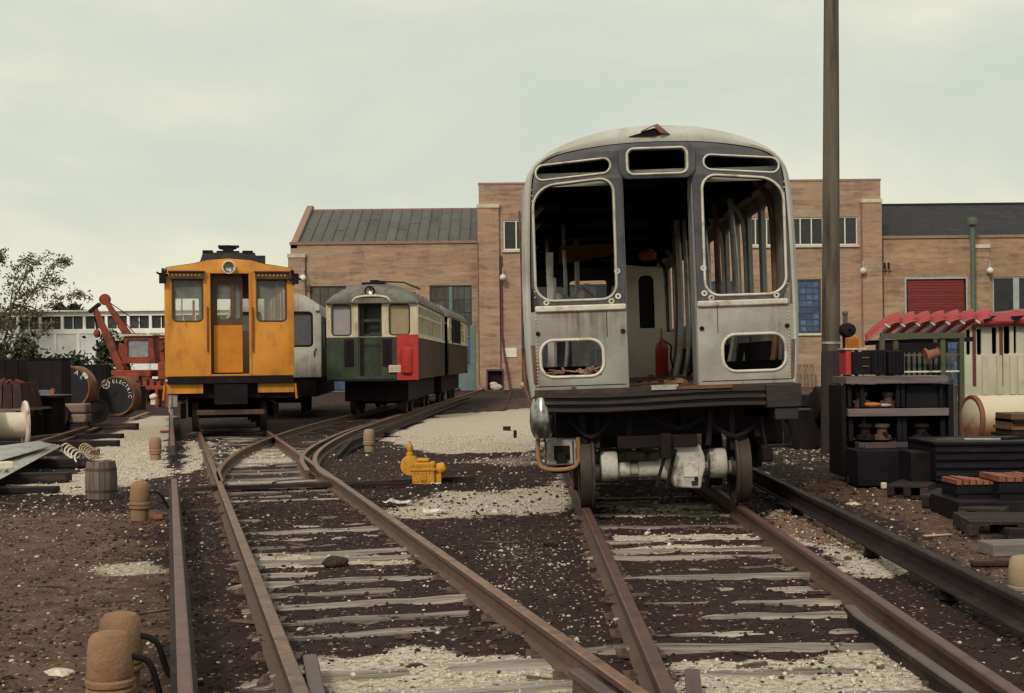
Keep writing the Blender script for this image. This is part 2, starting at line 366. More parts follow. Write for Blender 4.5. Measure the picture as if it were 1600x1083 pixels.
def ground_mat():
    m = bpy.data.materials.new('yard_ground'); m.use_nodes = True; t = m.node_tree; N = t.nodes; K = t.links.new
    b = N['Principled BSDF']; b.inputs['Roughness'].default_value = .95; b.inputs['Specular IOR Level'].default_value = .15
    c = N.new('ShaderNodeTexCoord'); a = N.new('ShaderNodeAttribute'); a.attribute_name = 'soil'; s = N.new('ShaderNodeSeparateColor'); K(a.outputs['Color'], s.inputs[0])
    def noise(sc, d=6, r=.65):
        n = N.new('ShaderNodeTexNoise'); n.inputs['Scale'].default_value = sc; n.inputs['Detail'].default_value = d; n.inputs['Roughness'].default_value = r; K(c.outputs['Object'], n.inputs['Vector']); return n.outputs['Fac']
    def ramp(f, p0, c0, p1, c1):
        r = N.new('ShaderNodeValToRGB'); K(f, r.inputs[0]); e = r.color_ramp.elements; e[0].position = p0; e[1].position = p1; e[0].color = tuple(c0)+(1,); e[1].color = tuple(c1)+(1,); return r.outputs[0]
    def mix(f, x, y):
        k = N.new('ShaderNodeMix'); k.data_type = 'RGBA'; K(f, k.inputs[0]); K(x, k.inputs[6]); K(y, k.inputs[7]); return k.outputs[2]
    def math_(op, x, y):
        k = N.new('ShaderNodeMath'); k.operation = op
        for i, q in enumerate((x, y)):
            if isinstance(q, (int, float)): k.inputs[i].default_value = q
            else: K(q, k.inputs[i])
        return k.outputs[0]
    cinder = ramp(noise(7), .3, (.018, .0105, .0115), .72, (.060, .036, .035))
    big = ramp(noise(.5, 4), .35, (.020, .012, .0125), .7, (.062, .037, .035))
    k = N.new('ShaderNodeMix'); k.data_type = 'RGBA'; k.inputs[0].default_value = .45; K(cinder, k.inputs[6]); K(big, k.inputs[7]); cinder = k.outputs[2]
    dirt = ramp(noise(3.5), .3, (.060, .033, .026), .7, (.180, .108, .075))
    pale = ramp(noise(22, 5, .7), .32, (.20, .155, .11), .56, (.62, .55, .455))
    v = N.new('ShaderNodeTexVoronoi'); v.inputs['Scale'].default_value = 34; K(c.outputs['Object'], v.inputs['Vector'])
    # broken edges: the mask is compared with fine noise, so gravel thins out stone by stone
    fine = noise(24, 6, .8)
    f1 = math_('MULTIPLY_ADD', s.outputs[0], 1.25); f1.node.inputs[2].default_value = -.14
    f1 = math_('SUBTRACT', f1, math_('MULTIPLY', fine, 1.0)); f1 = math_('MULTIPLY', f1, 3.6); f1 = math_('ADD', f1, .60); cl = N.new('ShaderNodeClamp'); K(f1, cl.inputs[0]); f1 = cl.outputs[0]
    f2 = math_('SUBTRACT', math_('MULTIPLY', s.outputs[1], 1.3), math_('MULTIPLY', noise(5, 5), .6)); f2 = math_('MULTIPLY', f2, 1.9); cl = N.new('ShaderNodeClamp'); K(f2, cl.inputs[0]); f2 = cl.outputs[0]
    # stray pale grit everywhere
    gr = N.new('ShaderNodeTexVoronoi'); gr.inputs['Scale'].default_value = 21; gr.inputs['Randomness'].default_value = 1; K(c.outputs['Object'], gr.inputs['Vector'])
    gs = N.new('ShaderNodeSeparateColor'); K(gr.outputs['Color'], gs.inputs[0])
    spot = math_('MULTIPLY', math_('LESS_THAN', gr.outputs['Distance'], .30), math_('GREATER_THAN', gs.outputs[0], .74))
    spot = math_('MULTIPLY', spot, math_('GREATER_THAN', noise(.9, 3), .42))
    spot = math_('MULTIPLY', spot, .8)
    pp = N.new('ShaderNodeRGB'); pp.outputs[0].default_value = (.34, .275, .215, 1)
    ru = N.new('ShaderNodeRGB'); ru.outputs[0].default_value = (.17, .07, .03, 1)
    col = mix(f2, cinder, dirt); col = mix(spot, col, pp.outputs[0]); col = mix(f1, col, pale)
    f3 = math_('MULTIPLY', math_('SUBTRACT', math_('MULTIPLY', s.outputs[2], 1.5), noise(6, 6)), 3.0); cl = N.new('ShaderNodeClamp'); K(f3, cl.inputs[0]); col = mix(math_('MULTIPLY', cl.outputs[0], .8), col, ru.outputs[0])
    K(col, b.inputs['Base Color'])
    bp = N.new('ShaderNodeBump'); bp.inputs['Strength'].default_value = .8; bp.inputs['Distance'].default_value = .03
    K(math_('ADD', noise(30, 6, .7), math_('MULTIPLY', v.outputs['Distance'], .6)), bp.inputs['Height']); K(bp.outputs[0], b.inputs['Normal'])
    return m
gm.materials.append(ground_mat()); gm.polygons.foreach_set('use_smooth', [True]*len(gm.polygons))
tag(link(bpy.data.objects.new('ground', gm)), kind='structure')

# loose stones lying on it: pale gravel, dark cinder and brown grit, each one mass
def stone_mass(name, n, box, size, m, keep, seed):
    rs = np.random.RandomState(seed); base = bmesh.new(); bmesh.ops.create_icosphere(base, subdivisions=1, radius=1)
    bv = np.array([v.co[:] for v in base.verts]); base.verts.index_update(); bf = np.array([[v.index for v in f.verts] for f in base.faces]); base.free()
    u = rs.rand(n); y = box[2]*(box[3]/box[2])**u; hw = box[1]
    x = rs.uniform(-1, 1, n)*np.minimum(hw, .45*y+1.0)
    k = rs.rand(n) < keep(x, y); x, y = x[k], y[k]; n = len(x)
    s = size[0]+(size[1]-size[0])*rs.rand(n)**3; s *= np.clip(y/12, .8, 1.7)
    q = bv[None]*(1+rs.uniform(-.4, .4, (n, len(bv), 1))); q = q*np.stack([np.ones(n), rs.uniform(.6, 1, n), rs.uniform(.4, .8, n)], 1)[:, None, :]
    a = rs.rand(n)*6.28; ca, sa = np.cos(a)[:, None], np.sin(a)[:, None]
    qx = q[..., 0]*ca-q[..., 1]*sa; qy = q[..., 0]*sa+q[..., 1]*ca; q = np.stack([qx, qy, q[..., 2]], -1)*s[:, None, None]
    q += np.stack([x, y, hz(x, y)+s*.25], 1)[:, None, :]
    f = (bf[None]+(np.arange(n)*len(bv))[:, None, None]).reshape(-1, 3)
    me = bpy.data.meshes.new(name); me.vertices.add(n*len(bv)); me.vertices.foreach_set('co', q.astype(np.float32).ravel())
    me.loops.add(f.size); me.loops.foreach_set('vertex_index', f.ravel().astype(np.int32)); me.polygons.add(len(f)); me.polygons.foreach_set('loop_start', np.arange(0, f.size, 3, dtype=np.int32)); me.update(calc_edges=True)
    me.materials.append(m); tag(link(bpy.data.objects.new(name, me)), kind='stuff')
stone_mass('pale_gravel', 70000, (-9, 9, 5.0, 30), (.006, .020), white_stone, lambda x, y: np.clip(pmask(PALE, x, y)*.8+.05*(fbm(x, y, .8, 3, 9) > .46)+.032, 0, 1), 1)
stone_mass('pale_pebbles', 3500, (-9, 9, 5.0, 26), (.012, .036), white_stone, lambda x, y: np.clip(pmask(PALE, x, y)*.28+.02, 0, 1), 4)
stone_mass('cinder_gravel', 34000, (-9, 9, 5.0, 18), (.008, .024), dark_stone, lambda x, y: np.clip(.78-pmask(PALE, x, y)*.58-pmask(DIRT, x, y)*.6, 0, 1), 2)
stone_mass('brown_grit', 16000, (-9, 9, 5.0, 20), (.008, .028), brown_stone, lambda x, y: np.clip(.12+pmask(DIRT, x, y)*.7+pmask(RUSTY, x, y)*.5, 0, 1), 3)
wl = MB(); rs_ = random.Random(5)
for i in range(130):
    y = 5.2*(24/5.2)**rs_.random(); x = rs_.uniform(-1, 1)*min(8, .45*y); l = rs_.choice((.02, .03, .05, .08, .15)); a = rs_.gauss(0, .5)
    wl.box(-l, l, -rs_.uniform(.006, .02), .012, 0, rs_.uniform(.006, .02), Matrix.Translation((x, y, float(hz(np.array([x]), np.array([y]))[0])+.006)) @ Matrix.Rotation(a, 4, 'Z') @ Matrix.Rotation(rs_.uniform(-.1, .1), 4, 'Y'))
tag(wl.build('wood_litter', mat('splintered_wood', (.13, .085, .065), .9, .6, 14, (.05, .035, .03), .5, 5)), kind='stuff')
def rock(px, py, s, m, label, flat=.55, gp=None, name='stone'):
    p = G(px, py); b = bmesh.new(); bmesh.ops.create_icosphere(b, subdivisions=3, radius=1)
    for v in b.verts:
        k = 1+.35*(float(fbm(np.array(v.co.x*1.3+px), np.array(v.co.y*1.3+v.co.z), 1.4, 3, 3))-.5)*2
        v.co = Vector((v.co.x*k*s, v.co.y*k*s*.7, v.co.z*k*s*flat))
    me = bpy.data.meshes.new(name); b.to_mesh(me); b.free(); finish(me, m, True, 40)
    o = link(bpy.data.objects.new(name, me)); o.location = (p.x, p.y, s*flat*.5); o.rotation_euler.z = R.uniform(-.5, .5)
    return tag(o, label, 'stone', gp)
rock(964, 971, .028, white_stone, 'small pale square stone beside the rusty joint of the middle rail')
rock(1420, 1040, .045, white_stone, 'pale pointed stone at the edge of the white gravel by the guard rail', .4)
rock(524, 884, .10, dark_stone, 'dark lump lying on the tie with the row of white stones', .5)
rock(484, 1054, .03, brown_stone, 'tan pebble beside the short rail stub near the left rail')
rock(1333, 790, .085, white_stone, 'flat pale stone on the brown dirt beyond the dark third rail', .3)
rock(216, 757, .06, brown_stone, 'dark stone between the keg and the third rail')
rock(862, 852, .07, dark_stone, 'dark lump on the speckled ground between the two tracks', .5)
rock(1342, 981, .05, tanpot, 'brown stone near the front third rail insulator') if False else None
rock(650, 1046, .055, dark_stone, 'dark stone lying on the white gravel in front', .35)
rock(92, 1054, .085, white_stone, 'long pale flat stone beside the front tan pot', .22)
rock(1196, 742, .05, white_stone, 'white stone beside the dark rail by the wheels')

# ------------------------------------------------------------------ rails and ties
RAIL = [(-.07, 0), (.07, 0), (.07, .012), (.016, .03), (.012, .105), (.036, .118), (.036, .145), (.028, .15), (-.028, .15), (-.036, .145), (-.036, .118), (-.012, .105), (-.016, .03), (-.07, .012)]
def rail_mesh(name, pts, m, z=0.0, k=1.0, taper=None):
    """pts: ground points (x, y); taper: metres over which the far/near end ramps down"""
    pts = [Vector((p[0], p[1], 0)) for p in pts]; b = MB(); rings = []
    for i, p in enumerate(pts):
        d = (pts[min(i+1, len(pts)-1)]-pts[max(0, i-1)]).normalized(); n = Vector((d.y, -d.x, 0)); zz = z
        if taper:
            for e, l in ((0, taper[0]), (-1, taper[1])):
                if l and (p-pts[e]).length < l: zz = min(zz, z-.13*(1-(p-pts[e]).length/l))
        rings.append([p+n*(a*k)+Vector((0, 0, zz+c*k)) for a, c in RAIL])
    b.strip(rings, True); N = len(RAIL); b.f.append(tuple(range(N))); b.f.append(tuple(reversed(range(len(b.v)-N, len(b.v)))))
    return b.mesh(name, m, True, 30)
def two_tone(me, top, thr):
    """worn running surface: faces of the head top take the second material"""
    me.materials.append(top)
    for p in me.polygons:
        if p.normal.z > .6 and p.center.z > thr: p.material_index = 1
def lin(p, q, y0, y1, n=2):
    """straight line through two ground points from distance y0 to y1"""
    s = (q.x-p.x)/(q.y-p.y); return [(p.x+s*(y0+(y1-y0)*i/(n-1)-p.y), y0+(y1-y0)*i/(n-1)) for i in range(n)]
RT = .15
A0, A1 = G(318, 690, RT), G(472, 1083, RT); B0, B1 = G(442, 690, RT), G(1006, 1083, RT)
C0, C1 = G(915, 790, RT), G(1047, 1083, RT); E0, E1 = G(1150, 785, RT), G(1592, 1083, RT)
T1d = Vector((-.2525, 1, 0)).normalized(); T2d = Vector((.0086, 1, 0)).normalized()
def track(label):
    return thing('railway_track', label, 'railway track')
def add_rail(par, pts, m=rust, top=railtop, z=0.0, name='rail', k=1.0):
    me = rail_mesh(name, pts, m, z, k)
    if top: two_tone(me, top, z+.12*k)
    return link(bpy.data.objects.new(name, me), par)
_tie = []
for i in range(5):
    b = bmesh.new(); bmesh.ops.create_cube(b, size=1); bmesh.ops.scale(b, vec=(2.55, .185, .16), verts=b.verts)
    bmesh.ops.subdivide_edges(b, edges=[e for e in b.edges if abs(e.verts[0].co.x-e.verts[1].co.x) > 1], cuts=9)
    bmesh.ops.bevel(b, geom=[e for e in b.edges if abs(e.verts[0].co.x-e.verts[1].co.x) > .1], offset=.018, segments=1, affect='EDGES')
    for v in b.verts:
        v.co.y += R.uniform(-.010, .010); v.co.z += R.uniform(-.009, .007) - ((.03+.03*R.random()) if v.co.z > 0 and abs(v.co.x) > .85 else 0)
    me = bpy.data.meshes.new('tie'); b.to_mesh(me); b.free(); finish(me, tie_m, True, 25); _tie.append(me)
def ties(par, c, d, y0, y1, half=None, sp=.49, top=.014):
    """ties across a straight track with centre point c and direction d"""
    ang = math.atan2(d.y, d.x)-math.pi/2; y = y0; i = 0
    while y < y1:
        p = c+d*((y-c.y)/d.y); o = link(bpy.data.objects.new('tie', R.choice(_tie)), par)
        o.location = (p.x+R.uniform(-.05, .05), p.y+R.uniform(-.03, .03), top-.085+R.uniform(-.022, .014)); o.rotation_euler = (R.uniform(-.02, .02), R.uniform(-.006, .006), ang+R.uniform(-.014, .014)+(math.pi if R.random() < .5 else 0))
        o.scale = (R.uniform(.96, 1.04), R.uniform(.85, 1.1), 1); y += sp*R.uniform(.94, 1.06); i += 1
def spikes(par, rails, y0, y1):
    """tie plates under the rails, too small to pick apart"""
    b = MB()
    for p, q in rails:
        y = y0
        while y < y1:
            (x, yy), = lin(p, q, y, y+1, 2)[:1]
            b.box(x-.13, x+.13, yy-.09, yy+.09, -.004, .012)
            for s in (-.09, .09): b.box(x+s-.012, x+s+.012, yy-.05, yy-.025, .01, .04)
            y += .53
    o = b.build('tie_plates', rust, par); tag(o, kind='stuff')
t1 = track('left straight track leading from the frog to the yellow work car')
add_rail(t1, lin(A0, A1, 4.2, 31)); add_rail(t1, lin(B0, B1, 5.75, 31), z=-.003)
mid1 = (A0+B0)/2; ties(t1, Vector((mid1.x, mid1.y, 0)), T1d, 5.0, 34)
spikes(t1, [(A0, A1), (B0, B1)], 5.2, 22)
t2 = track('right track running under the gutted silver rail car')
add_rail(t2, lin(C0, C1, 3.6, 72), rust, redrust); add_rail(t2, lin(E0, E1, 3.6, 72), rust, redrust)
mid2 = Vector(((lin(C0, C1, 10, 11)[0][0]+lin(E0, E1, 10, 11)[0][0])/2, 10, 0)); ties(t2, mid2, T2d, 4.9, 36)
spikes(t2, [(C0, C1), (E0, E1)], 5.2, 13)
# diverging curve to the green cars
cr = [(-2.12, 16.6), (-2.66, 18.5), (-3.12, 21.2), (-3.38, 24.2), (-3.50, 28.5), (-3.42, 33), (-3.22, 38), (-2.92, 46), (-2.5, 56), (-2.0, 68), (-1.6, 78)]
cl = [(-3.68, 16.9), (-4.15, 19), (-4.60, 22.3), (-4.85, 26), (-4.94, 30), (-4.88, 34.5), (-4.70, 39), (-4.38, 47), (-3.95, 57), (-3.45, 69), (-3.05, 79)]
t3 = track('curved track turning off behind the switch towards the green and cream cars')
add_rail(t3, [(p.x, p.y) for p in catmull([(x, y, 0) for x, y in cr])]); add_rail(t3, [(p.x, p.y) for p in catmull([(x, y, 0) for x, y in cl])])
o2 = [(x-.17-.05*math.sin(i), y) for i, (x, y) in enumerate(cr[1:8])]
add_rail(t3, [(p.x, p.y) for p in catmull([(x, y, 0) for x, y in o2])], z=-.004, name='guard_rail')
for i in range(1, 9):
    for k in range(6):
        t = k/6; p = Vector((cr[i][0]+cl[i][0], cr[i][1]+cl[i][1], 0))/2; q = Vector((cr[i+1][0]+cl[i+1][0], cr[i+1][1]+cl[i+1][1], 0))/2; c = p.lerp(q, t); d = q-p
        if c.y < 22.5 or c.y > 60: continue
        o = link(bpy.data.objects.new('tie', R.choice(_tie)), t3); o.location = (c.x, c.y, -.08); o.rotation_euler.z = math.atan2(d.y, d.x)-math.pi/2
# guard rails by the frog and the right rail
def guard(px0, px1, label, m=rust, z=0.0, fl=0.0):
    p, q = G(*px0, RT), G(*px1, RT); d = (q-p).normalized(); n = Vector((-d.y, d.x, 0))
    pts = [p-d*.35+n*fl, p, p.lerp(q, .5), q, q+d*.4]
    o = link(bpy.data.objects.new('guard_rail', rail_mesh('guard_rail', [(a.x, a.y) for a in pts], m, z))); two_tone(o.data, mat('grey_brown_railhead', (.10, .072, .066), .5, .3, 8), z+.12)
    return tag(o, label, 'guard rail')
guard((1344, 950), (1545, 1083), 'dark guard rail just inside the right rail of the silver car track', darkrail, -.045, .03)
guard((935, 1060), (1000, 1105), 'short guard rail stub along the frog where two rails meet', rust, -.03, .0)
guard((489, 1040), (500, 1095), 'short grey rail stub beside the left track rail near the white gravel', darkrail, -.02)
guard((1084, 1062), (1088, 1100), 'short grey rail stub standing in the white gravel past the frog', darkrail, -.03)
# third rails on insulators
ins_prof = [(.075, 0), (.075, .05), (.055, .06), (.075, .075), (.05, .10), (.06, .12), (.06, .16)]
ins_me = MB().lathe(ins_prof, 12).mesh('insulator', black_m)
def third(pts, label, m, top, z=.10, k=1.25, taper=(0, 0), ins=(), sub=14):
    full = []
    for i in range(len(pts)-1):
        for j in range(sub): full.append(Vector(pts[i]).lerp(Vector(pts[i+1]), j/sub))
    full.append(Vector(pts[-1]))
    t = thing('third_rail', label, 'third rail', (0, 0, 0))
    me = rail_mesh('rail', [(p[0], p[1]) for p in full], m, z, k, taper); two_tone(me, top, z+.12*k); link(bpy.data.objects.new('rail', me), t)
    for f in ins:
        a, b = Vector(pts[0]), Vector(pts[-1]); p = a.lerp(b, f); o = link(bpy.data.objects.new('insulator', ins_me), t); o.location = (p[0], p[1], -.05)
    return t
q = lambda px, py, z: (G(px, py, z).x, G(px, py, z).y, 0)
zt = .12+.15*.88
third([q(272, 748, zt), q(291, 1100, zt)], 'purplish rusty third rail along the left track, nearest the tan pots', darkrail, redrust, k=.88, z=.12, ins=(.1, .45, .8))
third([q(268, 640, zt), q(270, 700, zt)], 'rusty third rail end ramping down beside the yellow car', darkrail, redrust, k=1.1, taper=(0, 2.5), ins=(.2, .6))
third([q(1166, 728, zt), q(1640, 957, zt)], 'long dark third rail between the silver car track and the pallets', darkrail, darkrail, k=1.12, ins=(.33, .63, .83))
pl = [Vector((x+.66, y, 0)) for x, y in cr[4:9]]
third([(p.x, p.y, 0) for p in catmull(pl, 4)][::-1]+[(-2.98, 24.6, 0), (-2.97, 22.6, 0)], 'dark curved third rail ending by the small tan pot near the green car', darkrail, darkrail, k=.95, z=.06, taper=(0, 2.0), sub=2, ins=(.8,))
# ------------------------------------------------------------------ shared car pieces
def wheel_mesh(r=.36, m=rust):
    M = Matrix.Rotation(rad(90), 4, 'Y')
    return MB().lathe([(.08, -.05), (.10, -.05), (.11, -.02), (r*.78, -.01), (r*.80, -.05), (r, -.055), (r, .05), (r+.03, .06), (r+.028, .085), (r*.80, .085), (r*.78, .03), (.12, .03), (.1, .1), (.08, .1)], 36, M, cap=False).mesh('wheel', m, ang=30)
wheel_me = wheel_mesh(.36, mat('brown_wheel', (.045, .032, .029), .6, .3, 5, (.02, .017, .018), .4, 3))
def wheelset(par, y, s=1, axle_mat=soot):
    for sx in (-1, 1):
        o = link(bpy.data.objects.new('wheel', wheel_me), par); o.location = (sx*.755, y, .36); o.rotation_euler.z = 0 if sx < 0 else math.pi
    MB().tube([(-.74, y, .36), (.74, y, .36)], .07, 12).build('axle', axle_mat, par)
def side_plate(name, par, x, y0, y1, z0, z1, holes, t, m):
    """vertical side wall along y; holes as (ya, yb, za, zb, radius)"""
    hs = [rr(a, c, b, d, r, 4) for a, b, c, d, r in holes]
    o = plate(name, [(y0, z0), (y1, z0), (y1, z1), (y0, z1)], hs, t, m, par)
    o.rotation_euler.z = math.pi/2; o.location = (x if x > 0 else x+t, 0, 0)
    return o

# ------------------------------------------------------------------ gutted silver car
pale = mat('dull_silver_paint', (.42, .425, .385), .55, .14, 2.5, (.27, .235, .18), .32, 1.7, bump=.05, spec=.4, sharp=.3, streak=(.15, .11, .08), ss=7, sa=.6)
pale_d = mat('stained_silver_paint', (.345, .355, .325), .6, .16, 3, (.20, .15, .105), .48, 2.0, bump=.08, sharp=.4, streak=(.10, .065, .045), ss=10, sa=.75)
trimm = mat('bare_trim', (.55, .52, .44), .5, .18, 6, (.25, .14, .08), .32, 5, bump=.05)
slate = mat('slate_paint', (.050, .052, .064), .55, .25, 4, (.12, .115, .115), .3, 3, bump=.06, spec=.4, sharp=.3, streak=(.17, .155, .14), ss=14, sa=.5)
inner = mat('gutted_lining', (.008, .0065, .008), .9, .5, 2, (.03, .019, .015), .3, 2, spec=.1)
rib_m = mat('bare_rib', (.42, .40, .37), .5, .25, 4, (.16, .11, .08), .4, 3, metal=.2)
rib_r = mat('rusty_rib', (.16, .075, .045), .8, .3, 4, (.06, .04, .03), .4, 3)
chrome = mat('worn_chrome', (.45, .44, .43), .28, .2, 3, (.12, .09, .08), .4, 4, metal=1.0, bump=.02)
grey_cast = mat('grey_cast', (.50, .49, .44), .6, .2, 5, (.14, .11, .09), .42, 5, bump=.15)
orange_r = mat('orange_primer', (.26, .075, .02), .8, .3, 4)
redp = mat('red_paint', (.42, .035, .03), .55, .18, 4, (.25, .03, .025), .3, 3)
sv = thing('rail_car', 'gutted silver rail car with slate grey front and empty window openings', 'rail car', (1.505, 13.07, .15), -.0086, ry=-.0225); sv.scale = (1.035, 1, 1)
BH = [(0, 3.77), (.4, 3.74), (.75, 3.65), (1.03, 3.52), (1.19, 3.37), (1.255, 3.18), (1.287, 2.8), (1.302, 2.2), (1.297, 1.7), (1.272, 1.3), (1.25, 1.12)]
FH = [(0, 3.585), (.4, 3.57), (.75, 3.525), (.99, 3.465), (1.125, 3.37), (1.183, 3.22), (1.212, 2.8), (1.228, 2.2), (1.228, 1.7), (1.215, 1.3), (1.205, 1.165)]
def full(h):
    c = [(p.x, p.y) for p in catmull([(x, z, 0) for x, z in h], 5)]
    return [(-x, z) for x, z in c[::-1]][:-1]+c
Bo, Fo = full(BH), full(FH)
def lerp_o(t, y, up=0): return [Vector((a[0]+(b[0]-a[0])*t, y, a[1]+(b[1]-a[1])*t+up*max(0, (b[1]-3.3)/.45))) for a, b in zip(Fo, Bo)]
b = MB(); b.strip([lerp_o(0, 0), lerp_o(.3, -.012), lerp_o(.62, .01), lerp_o(.88, .06), lerp_o(1, .16), lerp_o(1, .5, .03)])
b.build('front_rim', pale, sv, ang=60, fixn=False)
rb = MB(); nroof = [i for i, p in enumerate(Bo) if p[1] > 3.16]
rb.strip([[lerp_o(1, y, u)[i] for i in nroof] for y, u in ((.5, .03), (1.2, .07), (4, .08), (9, .08), (14.2, .07))]); rb.build('roof', pale, sv, ang=60, fixn=False)
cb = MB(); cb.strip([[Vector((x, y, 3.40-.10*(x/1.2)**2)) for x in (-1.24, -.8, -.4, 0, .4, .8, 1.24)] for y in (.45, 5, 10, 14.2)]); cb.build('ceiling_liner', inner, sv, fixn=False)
# slate mask with its six openings
i0 = next(i for i, p in enumerate(Fo) if p[1] > 2.02); i1 = len(Fo)-1-i0
mo = [(-1.10, 2.02)]+[(x*.985, z-.012*(z > 3.3)) for x, z in Fo[i0+1:i1]]+[(1.10, 2.02), (.345, 2.02), (.335, 3.235), (-.335, 3.235), (-.345, 2.02)]
mo[0] = (-1.14, 2.02); mo[-5] = (1.14, 2.02)
def win_out(s, g=0.0):
    o = rr(.425-g, 2.075-g, 1.168+g, 3.205+g, [.13+g, .16+g, .20+g, .13+g], 7, -.07)
    return [(s*x, z) for x, z in o][::s]
def slot_out(s, g=0.0):
    o = rr(.445-g, 3.275-g, 1.135+g, 3.405+g, .064+g, 6); o = [(x, z-.085*(x-.79)) for x, z in o]
    return [(s*x, z) for x, z in o][::s]
sign_o = lambda g=0.0: rr(-.272-g, 3.275-g, .272+g, 3.505+g, .055+g, 5)
plate('front_mask', mo, [win_out(1), win_out(-1), slot_out(1), slot_out(-1), sign_o()], .05, slate, sv, bevel=.006)
for s in (-1, 1):
    ring('window_gasket', win_out(s, .010), .025, .014, trimm, sv, -.002)
    ring('slot_gasket', slot_out(s, .008), .019, .011, trimm, sv, -.002)
    lo = rr(.56, 1.322, 1.152, 1.682, .125, 6); lo = [(s*x, z) for x, z in lo][::s]
    pn = [(s*x, z) for x, z in ((.335, 1.165), (1.20, 1.165), (1.212, 1.3), (1.226, 1.7), (1.226, 1.955), (.335, 1.955))][::s]
    plate('lower_panel', pn, [lo], .045, pale_d, sv, (0, .001, 0), bevel=.006)
    ring('lower_gasket', lo, .03, .016, trimm, sv, 0)
    MB().box(min(s*.335, s*1.19), max(s*.335, s*1.19), -.028, .04, 1.957, 2.017).build('sill_trim', trimm, sv, bevel=.014)
    MB().box(min(s*.32, s*.36), max(s*.32, s*.36), .047, .36, 1.2, 3.24).build('door_jamb', mat('grey_jamb', (.20, .20, .20), .6, .25, 3, (.09, .07, .06), .3, 3), sv)
    # sheet left inside the marker slot and inside the lower opening
    MB().box(min(s*.42, s*1.15), max(s*.42, s*1.15), .14, .15, 3.19, 3.325).build('slot_liner', pale, sv)
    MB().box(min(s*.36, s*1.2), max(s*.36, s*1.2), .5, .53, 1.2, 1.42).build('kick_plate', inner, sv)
    for x, z in ((.405, 2.335), (.405, 2.015+.075), (.47, 2.045), (1.08, 2.05)):
        mb = MB(); M = Matrix.Translation((s*x, -.004, z)) @ Matrix.Rotation(rad(90), 4, 'X'); mb.lathe([(.012, -.004), (.012, .008), (.028, .008), (.03, 0), (.03, -.004)], 12, M, cap=False); mb.build('bolt_socket', trimm, sv)
    for x, z in ((.37, 1.75), (1.17, 1.75)):
        MB().lathe([(.022, 0), (.022, .012), (.001, .014)], 10, Matrix.Translation((s*x, 0, z)) @ Matrix.Rotation(rad(90), 4, 'X')).build('hole_plug', black_m, sv)
    # side walls: window openings between posts
    side_plate('side_wall', sv, s*1.285, .46, 14.3, 1.08, 3.22, [(.95+.86*i, 1.62+.86*i, 1.98, 3.08, .05) for i in range(15)], .045, mat('dark_side', (.30, .29, .26), .6, .25, 2, (.12, .08, .05), .4, 2))
    for i in range(8):
        y = .85+1.72*i
        pts = [(s*1.13, y, 1.24), (s*1.21, y, 1.6), (s*1.225, y, 2.4), (s*1.2, y, 3.05), (s*1.05, y, 3.28)]
        MB().tube(catmull(pts, 3), .032, 6).build('rib', rib_m if i % 3 else rib_r, sv)
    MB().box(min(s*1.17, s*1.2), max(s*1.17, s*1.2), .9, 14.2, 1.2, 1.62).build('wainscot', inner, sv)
ring('sign_gasket', sign_o(.01), .024, .014, trimm, sv, -.03)
sh = [(x, z) for x, z in rr(-.345, 3.232, .345, 3.555, .085, 6)]
plate('sign_housing', sh, [sign_o()], .05, slate, sv, (0, -.03, 0), bevel=.012)
MB().box(-.30, .30, .16, .17, 3.27, 3.335).build('sign_liner', pale, sv)
# loose posts and bars inside (leaning lining strips on the right-hand side)
for k, (x, y, dx, m) in enumerate(((.62, 4.2, .05, rib_m), (.78, 4.6, .02, rib_m), (.88, 3.9, .10, rib_m), (.70, 5.4, .06, rib_r), (1.0, 3.2, .0, rib_r), (.95, 2.2, .12, rib_m), (1.06, 2.6, .05, rib_m), (-.75, 5.0, .02, rib_m), (-.45, 7.5, -.03, rib_m), (-.95, 6.2, .02, rib_m))):
    MB().tube(catmull([(x-.06, y, 1.2), (x+dx*.3, y, 1.6), (x+dx, y+.05, 2.3), (x+dx*.6, y+.1, 3.33)], 4), .026 if k % 2 else .036, 6).build('lining_strip', m, sv)
for i in range(6):
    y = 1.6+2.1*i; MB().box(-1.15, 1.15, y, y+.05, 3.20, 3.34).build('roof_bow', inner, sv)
fm = mat('littered_floor', (.05, .034, .027), .95, .5, 5, (.16, .075, .04), .3, 4)
MB().box(-1.22, 1.22, -.03, 14.3, 1.08, 1.2).build('floor', fm, sv)
d = MB()
for i in range(60):
    x, y = R.uniform(-1.1, 1.1), R.uniform(.05, 7); l = R.uniform(.05, .35); a = R.uniform(0, 3)
    d.box(-l/2, l/2, -.03, .03, 0, R.uniform(.01, .06), Matrix.Translation((x, y, 1.2)) @ Matrix.Rotation(a, 4, 'Z') @ Matrix.Rotation(R.uniform(-.2, .2), 4, 'Y'))
o = d.build('floor_litter', mat('rusty_litter', (.19, .10, .06), .9, .5, 3, (.42, .33, .22), .25, 3), sv); tag(o, kind='stuff')
MB().add([(-.80, 5.0, 3.00), (-.10, 4.7, 2.98), (-.10, 5.3, 2.90), (-.80, 5.6, 2.82), (-.80, 5.0, 3.03), (-.10, 4.7, 3.01), (-.10, 5.3, 2.93), (-.80, 5.6, 2.85)], [(0, 1, 2, 3), (7, 6, 5, 4), (0, 4, 5, 1), (1, 5, 6, 2), (2, 6, 7, 3), (3, 7, 4, 0)]).build('loose_panel', mat('dull_orange_primer', (.13, .045, .018), .8, .4, 4), sv)
MB().lathe([(.03, 0), (.10, .02), (.12, .10), (.07, .16), (.02, .17)], 12, Matrix.Translation((.36, 5.2, 2.80))).build('grab_lamp', orange_r, sv)
